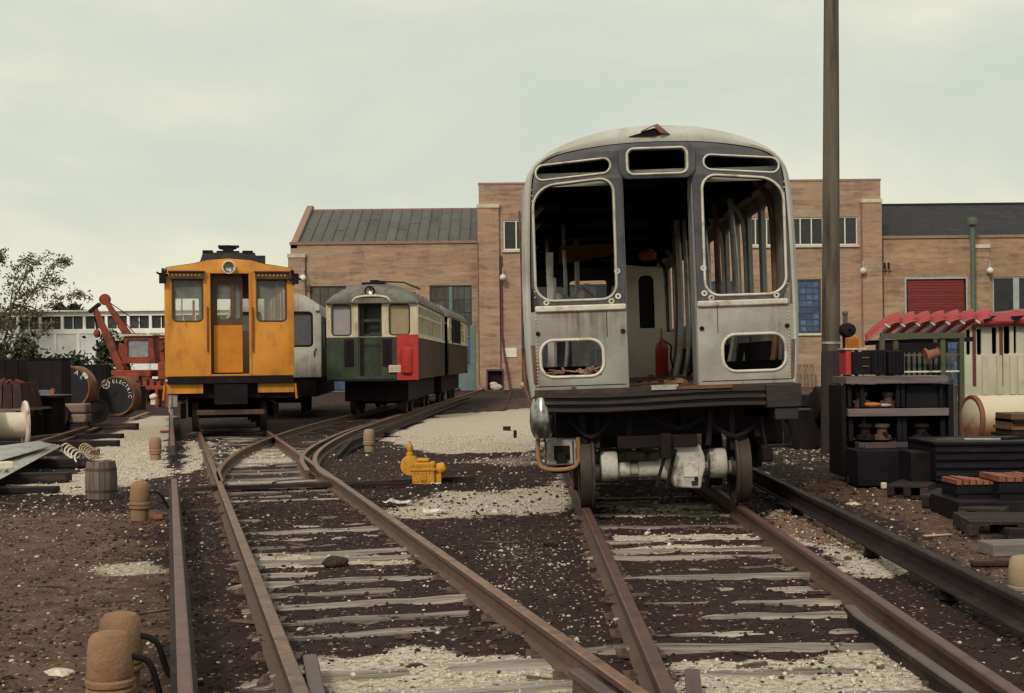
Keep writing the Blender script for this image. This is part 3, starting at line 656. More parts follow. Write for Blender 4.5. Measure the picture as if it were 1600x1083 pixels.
# partition with an arched dark window
cream = mat('cream_wall', (.50, .44, .34), .7, .12, 3, (.33, .24, .16), .2, 2)
plate('partition', [(.10, 1.2), (.88, 1.2), (.88, 1.85), (.74, 1.87), (.74, 2.82), (.10, 2.9)], [rr(.38, 1.93, .60, 2.72, [.02, .02, .09, .09], 5)], .05, cream, sv, (0, 7, 0))
MB().box(.36, .62, 7.055, 7.065, 1.9, 2.75).build('partition_pane', black_m, sv)
plate('rear_bulkhead', [(-1.25, 1.1), (1.25, 1.1), (1.25, 3.3), (.9, 3.5), (-.9, 3.5), (-1.25, 3.3)], [rr(-.36, 1.22, .36, 3.1, .06, 4), rr(.46, 2.0, 1.12, 3.0, .1, 4), rr(-1.12, 2.0, -.46, 3.0, .1, 4)], .06, slate, sv, (0, 14.25, 0))
# torn roof edge
t_ = MB(); t_.add([(-.27, -.018, 3.632), (-.02, -.022, 3.628), (.06, -.014, 3.645), (-.01, .002, 3.715), (-.07, -.004, 3.695), (-.17, -.012, 3.66)], [(0, 1, 2, 3, 4, 5)]); t_.build('roof_tear', inner, sv, fixn=False)
t_ = MB(); t_.add([(-.14, -.03, 3.675), (-.02, -.05, 3.735), (.03, -.06, 3.66), (.13, -.02, 3.645), (.02, .01, 3.755), (-.14, .0, 3.69)], [(0, 1, 2, 3, 4, 5)]); o = t_.build('torn_flap', rib_r, sv, fixn=False)
o.modifiers.new('s', 'SOLIDIFY').thickness = .008
# end sill, bumper and underframe
ac = mat('rusted_sill', (.022, .017, .018), .6, .4, 6, (.09, .042, .036), .3, 4, stretch=(.5, 1, 4), spec=.4)
pf = [(.10, 1.165), (-.10, 1.165), (-.13, 1.15), (-.13, 1.125), (-.09, 1.115), (-.09, 1.10), (-.14, 1.09), (-.14, 1.06), (-.09, 1.05), (-.09, 1.035), (-.13, 1.02), (-.13, .99), (-.08, .975), (.10, .975)]
b = MB(); b.strip([[Vector((x, y+.05*(x/1.2)**2, z+.012*math.sin(x*3))) for y, z in pf] for x in [-1.12+i*.2 for i in range(11)]+[.93]], True); k = len(pf); b.f.append(tuple(range(k))); b.f.append(tuple(range(len(b.v)-k, len(b.v)))); b.build('anticlimber', ac, sv)
b = MB(); b.box(.94, 1.27, -.08, .6, .96, 1.19); b.box(1.02, 1.24, -.06, .5, .84, .958); b.build('corner_box', ac, sv, bevel=.01)
MB().box(.10, .62, -.14, .02, 1.168, 1.20).build('torn_plate', rib_r, sv); MB().box(-.13, .12, -.13, .0, 1.169, 1.215).build('bent_sheet', rib_m, sv)
b = MB(); b.lathe([(.05, -.43), (.085, -.41), (.112, -.34), (.12, -.25), (.11, -.12), (.08, -.02), (.06, 0), (.03, .005)], 20, Matrix.Translation((-1.155, .10, 1.15)) @ Matrix.Diagonal((1, 2.0, 1, 1))); b.build('chrome_bumper', chrome, sv)
b = MB(); b.box(-1.0, 1.0, .45, 14.2, .80, .97); b.box(-1.02, 1.05, .5, .6, .70, .97); b.build('underframe', black_m, sv)
b = MB()
for x, z0 in ((-.78, .66), (-.62, .60), (-.3, .7), (.2, .66), (.46, .6), (.66, .55), (.86, .66)): b.bar((x, .3+.1*math.sin(x*9), .97), (x+.04*math.cos(x*7), .22, z0), .05, .05)
for x0, x1, z in ((-.9, -.5, .78), (-.2, .5, .84), (.4, .95, .74)): b.tube(catmull([(x0, .25, z+.12), ((x0+x1)/2, .15, z-.06), (x1, .28, z+.1)], 4), .025, 6)
b.build('hanging_gear', black_m, sv)
b = MB(); b.box(-.45, .30, .05, .16, .60, .72); b.box(-.05, .05, -.02, .2, .5, .74); b.build('transom', soot, sv, bevel=.01)
for y0 in (.42, 11.2):
    for y in (y0, y0+1.9): wheelset(sv, y, axle_mat=grey_cast if y < 3 else soot)
    for s in (-1, 1):
        b = MB(); b.box(s*.98-.05, s*.98+.05, y0-.25, y0+2.15, .42, .58); b.box(s*.98-.09, s*.98+.09, y0+.6, y0+1.3, .3, .75); b.build('truck_frame', soot, sv, bevel=.02)
for x0, x1 in ((-.61, -.445), (.43, .60)):
    xm = x0; MB().lathe([(.09, 0), (.145, .01), (.15, .04), (.15, x1-x0-.03), (.14, x1-x0), (.08, x1-x0)], 24, Matrix.Translation((x0, .36, .41)) @ Matrix.Rotation(rad(90), 4, 'Y')).build('brake_drum', grey_cast, sv)
MB().lathe([(.075, -.44), (.075, -.33), (.055, -.31), (.055, -.24), (.08, -.235), (.08, -.06), (.10, -.03), (.13, .05)], 20, Matrix.Translation((0, .36, .37)) @ Matrix.Rotation(rad(90), 4, 'Y')).build('axle_sleeve', grey_cast, sv)
gb = MB(); gb.prism([(.085, .20), (.33, .18), (.35, .30), (.385, .40), (.375, .50), (.33, .62), (.08, .62), (.045, .46), (.05, .33)], .12, .55); o = gb.build('gearbox', grey_cast, sv, bevel=.018)
MB().box(.17, .31, .108, .122, .30, .45).build('cover_plate', grey_cast, o, bevel=.006)
b = MB()
for i in range(9): b.box(.372+.004*(i % 2), .392, .13, .16, .26+i*.035, .28+i*.035)
b.box(.24, .30, .10, .124, .222, .236); b.box(.24, .30, .10, .124, .246, .26); b.lathe([(.02, 0), (.02, .03)], 8, Matrix.Translation((.285, .125, .28)) @ Matrix.Rotation(rad(90), 4, 'X')); tag(b.build('bolt_heads', soot, o), kind='stuff')
b = MB(); b.bar((-.10, .06, .22), (.03, .06, .66), .022, .03); b.bar((.0, .10, .20), (.09, .04, .58), .022, .03); b.build('brake_rod', black_m, sv)
b = MB(); b.box(-1.12, -.80, .25, .62, .44, .70); o = b.build('journal_box', grey_cast, sv, bevel=.02)
MB().box(-1.05, -.90, .235, .252, .50, .64).build('journal_cover', soot, o, bevel=.005)
b = MB(); b.tube(catmull([(-1.2, .2, .78), (-1.2, .17, .50), (-1.12, .15, .42), (-.9, .15, .42), (-.82, .17, .50), (-.82, .2, .72)], 4), .022, 8); b.build('step_loop', mat('tan_iron', (.30, .17, .08), .7, .3, 5), sv)
b = MB(); b.tube([(-1.13, .16, .69), (-1.13, .15, .46), (-.87, .15, .46), (-.87, .16, .69)], .012, 6); b.build('inner_loop', rust, sv)
b = MB(); b.tube([(.93, .2, .86), (.97, .2, .57), (1.2, .2, .58), (1.22, .2, .72), (1.17, .2, .84)], .018, 6); b.tube([(1.04, .2, .86), (1.10, .25, .68)], .02, 6); b.build('step_stirrup', black_m, sv)
b = MB(); b.box(.95, 1.25, .8, 2.2, .55, .95); b.box(-.6, .7, 3.4, 6.0, .40, .82); b.box(-1.1, -.5, 4, 7, .45, .82); b.build('equipment_box', black_m, sv, bevel=.02)
b = MB(); b.box(-1.315, -1.295, .42, .47, 1.9, 3.0); b.box(-1.33, -1.29, .5, .56, 1.3, 1.62); b.tube([(-1.31, .5, 1.5), (-1.30, .4, 1.2), (-1.24, .3, 1.05)], .02, 6); b.build('torn_side_edge', rib_r, sv)
# red cylinder standing in the car
ext = thing('gas_cylinder', 'red cylinder with a pointed valve standing on the floor of the gutted car', 'cylinder', (2.005, 18.0, 1.352))
MB().lathe([(.075, 0), (.085, .02), (.085, .38), (.09, .40), (.085, .42), (.07, .47), (.03, .50)], 16).build('bottle', redp, ext)
MB().lathe([(.03, .495), (.03, .53), (.015, .56), (.012, .68)], 10).build('valve', redp, ext)
MB().tube([(.03, 0, .52), (.13, 0, .45), (.12, 0, .3), (.15, 0, .15)], .012, 6).build('hose', black_m, ext)

# rivets, seams, dents and bits of torn lining on the gutted car
rv = MB()
for sx_ in (-1, 1):
    for i in range(22): rv.box(sx_*1.185-.007, sx_*1.185+.007, -.006, .002, 1.21+i*.034-.005, 1.21+i*.034+.005)
    for i in range(26): rv.box(sx_*(.36+i*.032)-.005, sx_*(.36+i*.032)+.005, -.006, .002, 1.185, 1.197)
    for i in range(20): rv.box(sx_*1.185-.006, sx_*1.185+.006, -.006, .002, 2.1+i*.055, 2.111+i*.055)
tag(rv.build('rivets', trimm, sv), kind='stuff')
for sx_ in (-1, 1):
    MB().box(min(sx_*.36, sx_*1.2), max(sx_*.36, sx_*1.2), -.004, .0, 1.232, 1.238).build('panel_seam', soot, sv)
    MB().box(sx_*.52-.002, sx_*.52+.003, -.004, .0, 1.70, 1.955).build('panel_seam', soot, sv)
db = MB(); rd_ = random.Random(3)
for i in range(26):
    x = rd_.uniform(-1.12, -.52); db.bar((x, rd_.uniform(-.02, .08), 1.335+rd_.uniform(0, .05)), (x+rd_.uniform(-.14, .14), rd_.uniform(-.03, .2), 1.33+rd_.uniform(0, .09)), .02, .014)
tag(db.build('sill_debris', mat('rusty_litter', (.19, .10, .06)), sv), kind='stuff')
for (x, y, z, r) in ((-.86, 3.0, 2.12, .17), (-.70, 3.2, 2.02, .13), (-.55, 4.4, 2.26, .16)):
    b = MB(); b.ball((x, y, z), r, 7, 5, (1.1, .5, .9)); o = b.build('torn_insulation', mat('grey_lagging', (.34, .31, .28), .95, .4, 5), sv, smooth=False)
    for v in o.data.vertices: v.co += Vector((rd_.gauss(0, .03), rd_.gauss(0, .03), rd_.gauss(0, .03)))
for (x, y, t) in ((-1.02, 2.0, 2.7), (-.98, 2.6, 2.45), (-.50, 4.8, 2.5), (-.62, 3.6, 2.35)):
    MB().bar((x, y, 1.2), (x+.03, y, t), .07, .03, (0, 1, 0)).build('stub_post', rib_m, sv)
for sx_, z in ((-1, 1.52), (1, 1.5)):
    MB().bar((sx_*1.205, -.01, z-.25), (sx_*1.222, -.012, z+.12), .03, .012).build('rust_scab', rib_r, sv)
# ------------------------------------------------------------------ yellow work car
yel = mat('yellow_orange_paint', (.60, .250, .028), .5, .12, 2, (.40, .165, .025), .32, 1.1, bump=.06, spec=.35, sharp=.4, streak=(.22, .095, .025), ss=8, sa=.55)
yel_d = mat('brown_orange_door', (.44, .155, .018), .6, .15, 3, (.25, .09, .02), .3, 2)
dkroof = mat('dark_roof_canvas', (.035, .034, .037), .8, .3, 3, (.12, .11, .10), .3, 2)
glass_p = glass('dusty_glass', (.92, .94, .92), .80, .1)
glass_d = glass('dark_glass', (.35, .38, .40), .5, .1)
gask = mat('brown_gasket', (.07, .045, .035), .7, .3, 5)
yroof = MB()
yc = thing('work_car', 'yellow orange work car with open centre doorway and headlight above', 'rail car', (-6.075, 29.0, .15), rad(13.6))
oc = [(-1.36, 1.235), (1.36, 1.235), (1.36, 3.50), (1.30, 3.56), (.75, 3.64), (.45, 3.72), (0, 3.755), (-.45, 3.72), (-.75, 3.64), (-1.30, 3.56), (-1.36, 3.50)]
yw = [[(s*x, z) for x, z in rr(.575, 2.41, 1.20, 3.31, [.10, .10, .03, .03], 5)][::s] for s in (-1, 1)]
plate('front_wall', oc, yw+[[(-.41, 1.26), (.41, 1.26), (.41, 3.44), (-.41, 3.44)]], .06, yel, yc, bevel=.006)
YL = 8.4
plate('rear_wall', oc, yw+[rr(-.36, 2.3, .36, 3.3, .05, 4)], .06, cream, yc, (0, YL, 0))
for s in (-1, 1):
    o = plate('window_pane', rr(.57, 2.40, 1.205, 3.32, .05, 4) if s > 0 else [(-x, z) for x, z in rr(.57, 2.40, 1.205, 3.32, .05, 4)][::-1], [], .008, glass_p, yc, (0, .07, 0))
    ring('window_gasket', yw[(s+1)//2], .035, .014, gask, yc, 0)
    MB().box(s*.885-.012+.12*s, s*.885+.012+.12*s, .08, .12, 2.42, 3.3).build('sash_bar', gask, yc)
    side_plate('side_wall', yc, s*1.36, .061, YL, 1.235, 3.50, [(.9+1.22*i, 1.85+1.22*i, 2.35, 3.25, .05) for i in range(6)], .05, yel)
    b = MB(); M = Matrix.Translation((s*.905, 0, 3.44)); b.box(-.36, .36, -.10, -.001, -.13, .015, M); o = b.build('awning_box', mat('dark_awning', (.07, .05, .035), .8, .4, 5), yc, bevel=.01)
    hb = MB()
    for i in range(8): hb.box(s*.905-.31+i*.08, s*.905-.27+i*.08, -.112, -.098, 3.37, 3.42)
    tag(hb.build('awning_holes', yel_d, o), kind='stuff')
    MB().box(s*.905-.38, s*.905+.38, -.14, .02, 3.458, 3.485).build('awning_lip', dkroof, yc)
    b = MB(); cx = s*1.40
    for k in range(7): b.bar((cx, -.05, 3.37), (cx+R.uniform(-.13, .13), -.05+R.uniform(-.12, .1), 3.37+R.uniform(-.2, .17)), .05, .04)
    b.box(cx-.07, cx+.07, -.12, .06, 3.22, 3.44); b.build('marker_bracket', black_m, yc)
    MB().tube([(s*.475, -.04, 1.75), (s*.475, -.05, 2.25), (s*.475, -.04, 2.72)], .018, 6).build('handrail', mat('red_brown_rail', (.25, .06, .03), .6), yc)
    MB().box(min(s*.58, s*1.36), max(s*.58, s*1.36), .05, .10, .86, 1.06).build('valance', yel, yc)
    jb = MB(); jb.box(min(s*.412, s*.46), max(s*.412, s*.46), -.015, .2, 1.26, 3.47); jb.build('door_post', yel, yc)
MB().box(-.47, .47, -.016, .05, 3.445, 3.485).build('door_lintel', yel, yc)
dl = plate('door_leaf', [(-.40, 1.27), (.28, 1.27), (.28, 3.42), (-.40, 3.42)], [rr(-.26, 2.47, .02, 3.24, .10, 5), rr(.10, 2.47, .22, 3.24, .05, 4)], .04, mat('dark_door', (.10, .06, .035), .7, .3, 3), yc, (0, .22, 0))
MB().box(-.34, .27, -.03, -.002, 1.30, 2.33).build('door_panel', mat('orange_door_panel', (.58, .215, .018), .55, .12, 3, (.42, .15, .02), .3, 2), dl)
MB().box(-.28, .24, .042, .048, 2.45, 3.26).build('door_pane', glass_p, dl)
hl = MB(); hl.lathe([(.05, .10), (.12, .07), (.145, 0), (.145, -.03), (.12, -.035)], 20, Matrix.Translation((-.02, -.08, 3.57)) @ Matrix.Rotation(rad(-90), 4, 'X') @ Matrix.Diagonal((1, 1, 1, 1)), cap=False); hl = hl.build('headlight', mat('white_enamel', (.60, .58, .52), .5, .1), yc)
MB().lathe([(.001, .03), (.06, .02), (.085, -.03)], 16, Matrix.Translation((-.02, -.075, 3.545)) @ Matrix.Rotation(rad(-90), 4, 'X'), cap=False).build('lens', chrome, hl)
b = MB(); prof = [(-1.40, 3.50), (-1.32, 3.575), (-.76, 3.66), (-.46, 3.74), (0, 3.775), (.46, 3.74), (.76, 3.66), (1.32, 3.575), (1.40, 3.50)]
b.prism([(x, z) for x, z in prof]+[(1.30, 3.46), (-1.30, 3.46)], .065, YL); b.build('roof', dkroof, yc)
b = MB(); b.prism([(-.62, 3.70), (.62, 3.70), (.55, 3.90), (-.55, 3.90)], .12, YL-.4); o = b.build('clerestory', dkroof, yc)
for x in (-.45, .40): MB().box(x-.11, x+.11, .10, .5, 3.9, 3.945).build('vent', black_m, o)
MB().box(.55, .80, .6, 2.2, 3.66, 3.88).build('roof_box', dkroof, yc)
b = MB(); b.box(-.26, .22, .15, .7, 3.90, 3.94); b.box(-.12, .10, .2, .6, 3.94, 4.0); b.lathe([(.10, 3.98), (.19, 4.0), (.2, 4.05), (.08, 4.08)], 12, Matrix.Translation((-.02, .4, 0))); b.box(-.23, .22, .25, .33, 4.02, 4.07); b.build('trolley_base', black_m, yc)
MB().box(-1.30, 1.30, .06, YL, 1.15, 1.23).build('floor', soot, yc)
MB().box(-1.32, 1.34, -.05, .10, 1.065, 1.225).build('end_sill', black_m, yc, bevel=.01)
b = MB(); b.box(-1.1, 1.1, .2, YL-.1, .75, 1.14); b.box(-.9, .9, 1.5, YL-.5, .3, .76); b.box(-.35, .35, -.12, .3, .62, 1.05); b.build('underframe', black_m, yc)
for y in (1.0, 2.9, 5.6, 7.4): wheelset(yc, y)
b = MB()
for s in (-1, 1): b.box(s*1.0-.06, s*1.0+.06, .6, 3.3, .3, .62)
b.build('truck_frame', soot, yc)
MB().box(-.72, .72, .0, .10, .39, .50).build('brake_beam', mat('brown_beam', (.09, .05, .038), .8, .4, 6), yc, bevel=.01)
b = MB(); b.box(-1.32, -1.12, .1, .5, .58, .82); b.tube([(-1.25, .1, .8), (-1.28, .05, .5), (-1.2, .05, .35)], .03, 6); b.build('shoe_beam', mat('pale_hose', (.3, .27, .24), .8, .4, 6), yc)
for s in (-1, 1): MB().tube([(s*1.38, .02, 1.05), (s*1.41, .0, .72)], .025, 6).build('step_iron', yel_d, yc)
b = MB(); b.bar((-1.05, -.03, 2.75), (-.92, -.03, 2.28), .012, .01); b.build('wiper', yel, yc)

# ------------------------------------------------------------------ pale silver car standing behind the yellow one
sc_ = thing('rail_car', 'pale silver rail car half hidden behind the yellow work car', 'rail car', (-7.05, 40.0, .15), rad(4))
so_ = [(-1.35, 1.1), (1.35, 1.1), (1.36, 2.9), (1.28, 3.25), (.9, 3.5), (0, 3.66), (-.9, 3.5), (-1.28, 3.25), (-1.36, 2.9)]
plate('front_wall', so_, [rr(.40, 2.02, 1.10, 3.02, .10, 5), rr(-1.1, 2.02, -.4, 3.02, .1, 5)], .05, pale, sc_, bevel=.02)
for s in (-1, 1): ring('window_gasket', [(s*x, z) for x, z in rr(.40, 2.02, 1.10, 3.02, .10, 5)][::s], .06, .02, black_m, sc_, 0)
MB().box(.36, 1.14, .06, .066, 1.98, 3.06).build('window_pane', glass_d, sc_); MB().box(-1.14, -.36, .06, .066, 1.98, 3.06).build('window_pane', glass_d, sc_)
b = MB(); b.strip([[Vector((x*k, y, z)) for x, z in so_[2:]] for y, k in ((.05, 1), (.2, 1.015), (9, 1.015))]); b.build('roof', pale, sc_, fixn=False)
for s in (-1, 1): side_plate('side_wall', sc_, s*1.36, .055, 9, 1.1, 2.92, [(1.2+1.6*i, 2.3+1.6*i, 2.0, 2.8, .05) for i in range(4)], .05, mat('grimy_side', (.10, .10, .095), .7, .3, 2))
MB().box(-1.2, 1.2, .1, 9, .5, 1.09).build('underframe', black_m, sc_)
MB().box(1.2, 1.34, -.08, .06, 3.05, 3.22).build('marker_light', grey_cast, sc_, bevel=.02)
MB().tube([(1.16, -.03, 1.7), (1.16, -.05, 1.85), (1.22, -.03, 1.95)], .015, 6).build('grab_iron', black_m, sc_)
for y in (1.2, 3.0): wheelset(sc_, y)

# ------------------------------------------------------------------ green and cream cars
green = mat('dark_green_paint', (.020, .036, .023), .5, .35, 2.5, (.07, .095, .062), .25, 1.6, bump=.05, spec=.4, sharp=.3, streak=(.10, .10, .075), ss=9, sa=.4)
creamp = mat('cream_paint', (.58, .52, .38), .6, .12, 3, (.30, .20, .11), .2, 3, bump=.05, streak=(.18, .11, .06), ss=12, sa=.6)
brownp = mat('brown_siding', (.085, .058, .047), .8, .3, 2, (.13, .09, .07), .3, 2, stretch=(1, 4, .6))
roof_g = mat('grey_canvas', (.165, .165, .15), .9, .3, 3, (.065, .042, .036), .5, 1.6, sharp=.2)
def roof_old(par, L, dome=True):
    H = [(-1.34, 3.17), (-1.30, 3.33), (-1.14, 3.49), (-.90, 3.63), (-.60, 3.735), (-.28, 3.79), (0, 3.80), (.28, 3.79), (.60, 3.735), (.90, 3.63), (1.14, 3.49), (1.30, 3.33), (1.34, 3.17)]
    def sec(y, k, zz): return [Vector((x*(.94+.06*k), y, 3.17+(z-3.17)*k)) for x, z in H]
    b = MB(); ss = [(-.12, .03), (-.14, .22), (-.08, .45), (.06, .66), (.28, .83), (.6, .94), (1.1, 1)] if dome else [(-.05, .5), (.1, .95), (.5, 1)]
    b.strip([sec(y, k, 0) for y, k in ss]+[sec(L-.8, 1, 0), sec(L-.1, .8, 0), sec(L+.1, .15, 0)])
    b.f.append(tuple(range(len(H)))); return b.build('roof', roof_g, par, ang=50)
def old_car(loc, rz, label, L, front=True):
    t = thing('rail_car', label, 'rail car', loc, rz, 'green and cream rail cars')
    W = 1.295
    if front:
        ws = [rr(-1.14, 2.28, -.60, 3.13, .09, 5), rr(.49, 2.28, 1.06, 3.13, .09, 5)]
        plate('front_wall', [(-W, 2.22), (W, 2.22), (W, 3.22), (-W, 3.22)], ws+[[(-.40, 2.225), (.28, 2.225), (.28, 3.19), (-.40, 3.19)]], .05, creamp, t, bevel=.004)
        plate('front_apron', [(-W, 1.03), (W, 1.03), (W, 2.217), (.28, 2.217), (.28, 1.12), (-.40, 1.12), (-.40, 2.217), (-W, 2.217)], [], .05, green, t)
        for k, h in enumerate(ws):
            ring('window_gasket', h, .04, .016, gask, t, 0)
            xs = [p[0] for p in h]; o = MB().box(min(xs)-.02, max(xs)+.02, .06, .066, 2.26, 3.15).build('window_pane', glass('frosted_pane', (.62, .62, .66), .12, .5) if k == 0 else glass('amber_pane', (.80, .66, .42), .3, .3), t)
        dr = plate('door', [(-.39, 1.12), (.27, 1.12), (.27, 3.18), (-.39, 3.18)], [rr(-.27, 2.30, .20, 2.66, .03, 3), rr(-.27, 2.74, .20, 3.10, .03, 3)], .04, green, t, (0, .30, 0))
        MB().box(-.30, .23, .345, .35, 2.27, 3.13).build('door_pane', glass_d, dr)
        for x in (-.40, .245): MB().box(x, x+.035, .052, .30, 1.12, 3.18).build('door_jamb', brownp, t)
        for x in (-.66, .42):
            mk = MB().box(x-.13, x+.13, -.03, -.001, 1.40, 2.16).build('marker_board', black_m, t)
            for i in range(5): MB().lathe([(.055, 0), (.055, .012), (.04, .014), (.035, .004)], 10, Matrix.Translation((x, -.03, 1.5+i*.14)) @ Matrix.Rotation(rad(90), 4, 'X')).build('marker_lens', soot, mk)
        rb_ = MB().box(.70, 1.305, -.06, -.002, 1.0, 2.28).build('red_panel', redp, t)
        MB().lathe([(.001, 1.94), (.10, 1.91), (.17, 1.86), (.17, 1.22), (.16, 1.20)], 16, Matrix.Translation((.98, -.06, 0)) @ Matrix.Diagonal((1, .7, 1, 1))).build('red_tank', redp, rb_)
        lb = MB().box(.47, .86, -.075, -.062, 1.22, 1.42).build('label_plate', mat('white_plate', (.62, .58, .50), .7, .1), t)
        pr = MB()
        for i, (a, c_) in enumerate(((.50, .62), (.65, .72), (.74, .82))):
            for k in range(3): pr.box(a, c_, -.079, -.0755, 1.26+k*.05, 1.275+k*.05)
        tag(pr.build('faded_print', mat('red_print', (.45, .12, .1), .8), lb), kind='stuff')
        MB().box(-W, W, -.03, .2, .97, 1.027).build('end_sill', black_m, t)
        hl = MB().lathe([(.13, .12), (.15, 0), (.14, -.04), (.10, -.03)], 16, Matrix.Translation((-.05, -.06, 3.52)) @ Matrix.Rotation(rad(-90), 4, 'X'), cap=False).build('headlight', soot, t)
        MB().lathe([(.001, .02), (.10, -.02)], 14, Matrix.Translation((-.05, -.07, 3.52)) @ Matrix.Rotation(rad(-90), 4, 'X'), cap=False).build('lens', chrome, hl)
        ar = MB(); ar.tube(catmull([(-.55, -.10, 3.22), (-.4, -.14, 3.34), (0, -.16, 3.38), (.4, -.14, 3.34), (.55, -.10, 3.22)], 4), .035, 6); ar.build('roof_arch', creamp, t)
        tb = MB(); tb.box(-.35, .30, .5, 1.5, 3.75, 3.80); tb.box(-.12, .12, .6, 1.2, 3.8, 3.87); tb.tube([(0, .9, 3.85), (.5, 4.0, 4.0), (.75, 7.0, 3.95)], .025, 6); tb.build('trolley_base', black_m, t)
    roof_old(t, L, front)
    # right side: belt rail, window band with posts, brown siding with boards, end door
    n = int((L-2.1)/.42)
    for s in (1, -1):
        x = s*W
        side_plate('side_panel', t, x, .052, L, 1.03, 2.19, [], .05, brownp if s > 0 else green)
        MB().box(x-.045 if s > 0 else x, x+.012 if s > 0 else x+.045, .06, L, 2.192, 2.26).build('belt_rail', creamp, t)
        side_plate('window_band', t, x, .052, L-1.0, 2.262, 3.17, [(.35+.42*i, .68+.42*i, 2.32, 2.80, .02) for i in range(n)]+[(.35+.42*i, .68+.42*i, 2.86, 3.08, .02) for i in range(n)], .045, creamp)
        MB().box(x-.075*s-.003, x-.075*s+.003, .3, L-1.1, 2.28, 3.12).build('window_pane', glass('tan_pane', (.22, .17, .12), .2, .35), t)
        MB().box(min(x, x-.06*s), max(x, x-.06*s), L-.98, L-.55, 1.05, 3.17).build('end_door', green, t)
        MB().box(min(x, x-.05*s), max(x, x-.05*s), L-.54, L, 2.262, 3.17).build('end_panel', creamp, t)
    for i in range(int(L/.3)):
        MB().box(W, W+.012, .1+i*.3, .13+i*.3, 1.05, 2.185).build('batten', brownp, t)
    MB().box(-W+.05, W-.05, L-.05, L, 1.05, 3.2).build('rear_wall', green, t)
    MB().box(-W+.05, W-.05, .06, L-.05, 1.03, 1.1).build('floor', soot, t)
    MB().box(-.92, .92, .9, L-.3, .38, 1.025).build('underframe', black_m, t)
    rv = MB()
    for i in range(int(L/1.3)):
        rv.box(.95, 1.15, .8+i*1.3, 1.15+i*1.3, 3.38, 3.52)
    tag(rv.build('roof_ventilators', roof_g, t), kind='stuff')
    for y in (1.5, 3.2, L-3.2, L-1.5): wheelset(t, y)
    return t
old_car((-3.945, 38.0, .15), rad(-1.2), 'dark green and cream rail car with a red box on its front corner', 10.6)
oc2 = old_car((-3.60, 49.2, .15), rad(-2.2), 'second green and cream car coupled behind, with a dark red-framed side opening', 9.6, False)
MB().box(1.296, 1.325, 1.4, 5.2, 2.25, 3.16).build('side_opening', inner, oc2)
b = MB()
for y in (1.4, 5.16): b.box(1.30, 1.34, y, y+.07, 2.2, 3.2)
b.box(1.30, 1.34, 1.47, 5.16, 3.12, 3.2); b.build('opening_frame', rib_r, oc2)
# ------------------------------------------------------------------ brick shop building
FD = 80.0
def fx(px, py=500): return P(px, py, FD).x
def fz(py, px=800): return P(px, py, FD).z
def brick_mat(name, c, second, amount, s2=.5):
    m = mat(name, c, .9, .26, 1.6, second, amount, s2, bump=.1, bscale=6, rnd=.03, stretch=(.35, 1, 2.2), sharp=.4, streak=(.13, .08, .06), ss=3, sa=.6)
    t = m.node_tree; N = t.nodes; K = t.links.new; b = N['Principled BSDF']; src = b.inputs['Base Color'].links[0].from_socket
    tc_ = N.new('ShaderNodeTexCoord'); mp_ = N.new('ShaderNodeMapping'); mp_.inputs['Rotation'].default_value = (rad(-90), 0, 0); K(tc_.outputs['Object'], mp_.inputs[0])
    br = N.new('ShaderNodeTexBrick'); br.inputs['Color1'].default_value = (1.12, 1.1, 1.08, 1); br.inputs['Color2'].default_value = (.86, .82, .80, 1); br.inputs['Mortar'].default_value = (1.15, 1.18, 1.2, 1)
    br.inputs['Scale'].default_value = 1; br.inputs['Brick Width'].default_value = .34; br.inputs['Row Height'].default_value = .11; br.inputs['Mortar Size'].default_value = .018; K(mp_.outputs[0], br.inputs[0])
    x = N.new('ShaderNodeMix'); x.data_type = 'RGBA'; x.blend_type = 'MULTIPLY'; x.inputs[0].default_value = .55; K(src, x.inputs[6]); K(br.outputs[0], x.inputs[7]); K(x.outputs[2], b.inputs['Base Color'])
    return m
brick = brick_mat('buff_brick', (.375, .262, .182), (.245, .165, .115), .48)
brick_y = brick_mat('yellow_stained_brick', (.385, .265, .168), (.19, .125, .082), .48)
stone_c = mat('cap_stone', (.56, .49, .39), .85, .12, 3, (.35, .28, .22), .3, 2)
cop = mat('tile_coping', (.27, .165, .125), .8, .2, 3, rnd=.05)
roof_l = mat('grey_roof_sheet', (.105, .105, .100), .85, .18, .8, (.07, .066, .062), .4, .4, rnd=.10, stretch=(1, 1, .4))
roof_rt = mat('dark_shingle_roof', (.030, .029, .034), .9, .25, 3, (.055, .05, .05), .3, 1.5, stretch=(.6, 1, 1))
steel_b = mat('pale_blue_frame', (.33, .36, .36), .7, .2, 3)
dk_frame = mat('dark_steel_sash', (.065, .072, .085), .7, .2, 3)
white_f = mat('white_frame', (.62, .60, .53), .7, .15, 3)
dark_pane = mat('dark_pane', (.030, .030, .034), .35, .5, 2.5, rnd=.5, spec=.5, bump=0)
blue_pane = mat('blue_pane', (.055, .10, .21), .4, .5, 2.5, rnd=.45, spec=.5, bump=0)
grey_pane = mat('grimy_pane', (.075, .066, .058), .5, .35, 2, rnd=.35, bump=0)
teal = mat('teal_door', (.11, .17, .165), .7, .2, 2)
maroon = mat('maroon_shutter', (.175, .030, .024), .7, .15, 2)
bd = thing('brick_building', 'long buff brick workshop with a taller flat-topped middle block', 'building', (0, FD, 0))
def lx(px): return fx(px)
XL, XC0, XC1, XR = lx(455), lx(750), lx(1376), lx(1790)
ZE, ZC = fz(380, 600)-.05, fz(286.5, 1060)
def H(px0, py0, px1, py1): # opening rectangle from photo pixels
    pm = (px0+px1)/2
    return (fx(px0, py0), max(.0, fz(py1, pm)), fx(px1, py0), fz(py0, pm))
def rect(r): return [(r[0], r[1]), (r[2], r[1]), (r[2], r[3]), (r[0], r[3])]
ops_l = [H(484, 447, 541, 640), H(671, 446, 737, 640)]
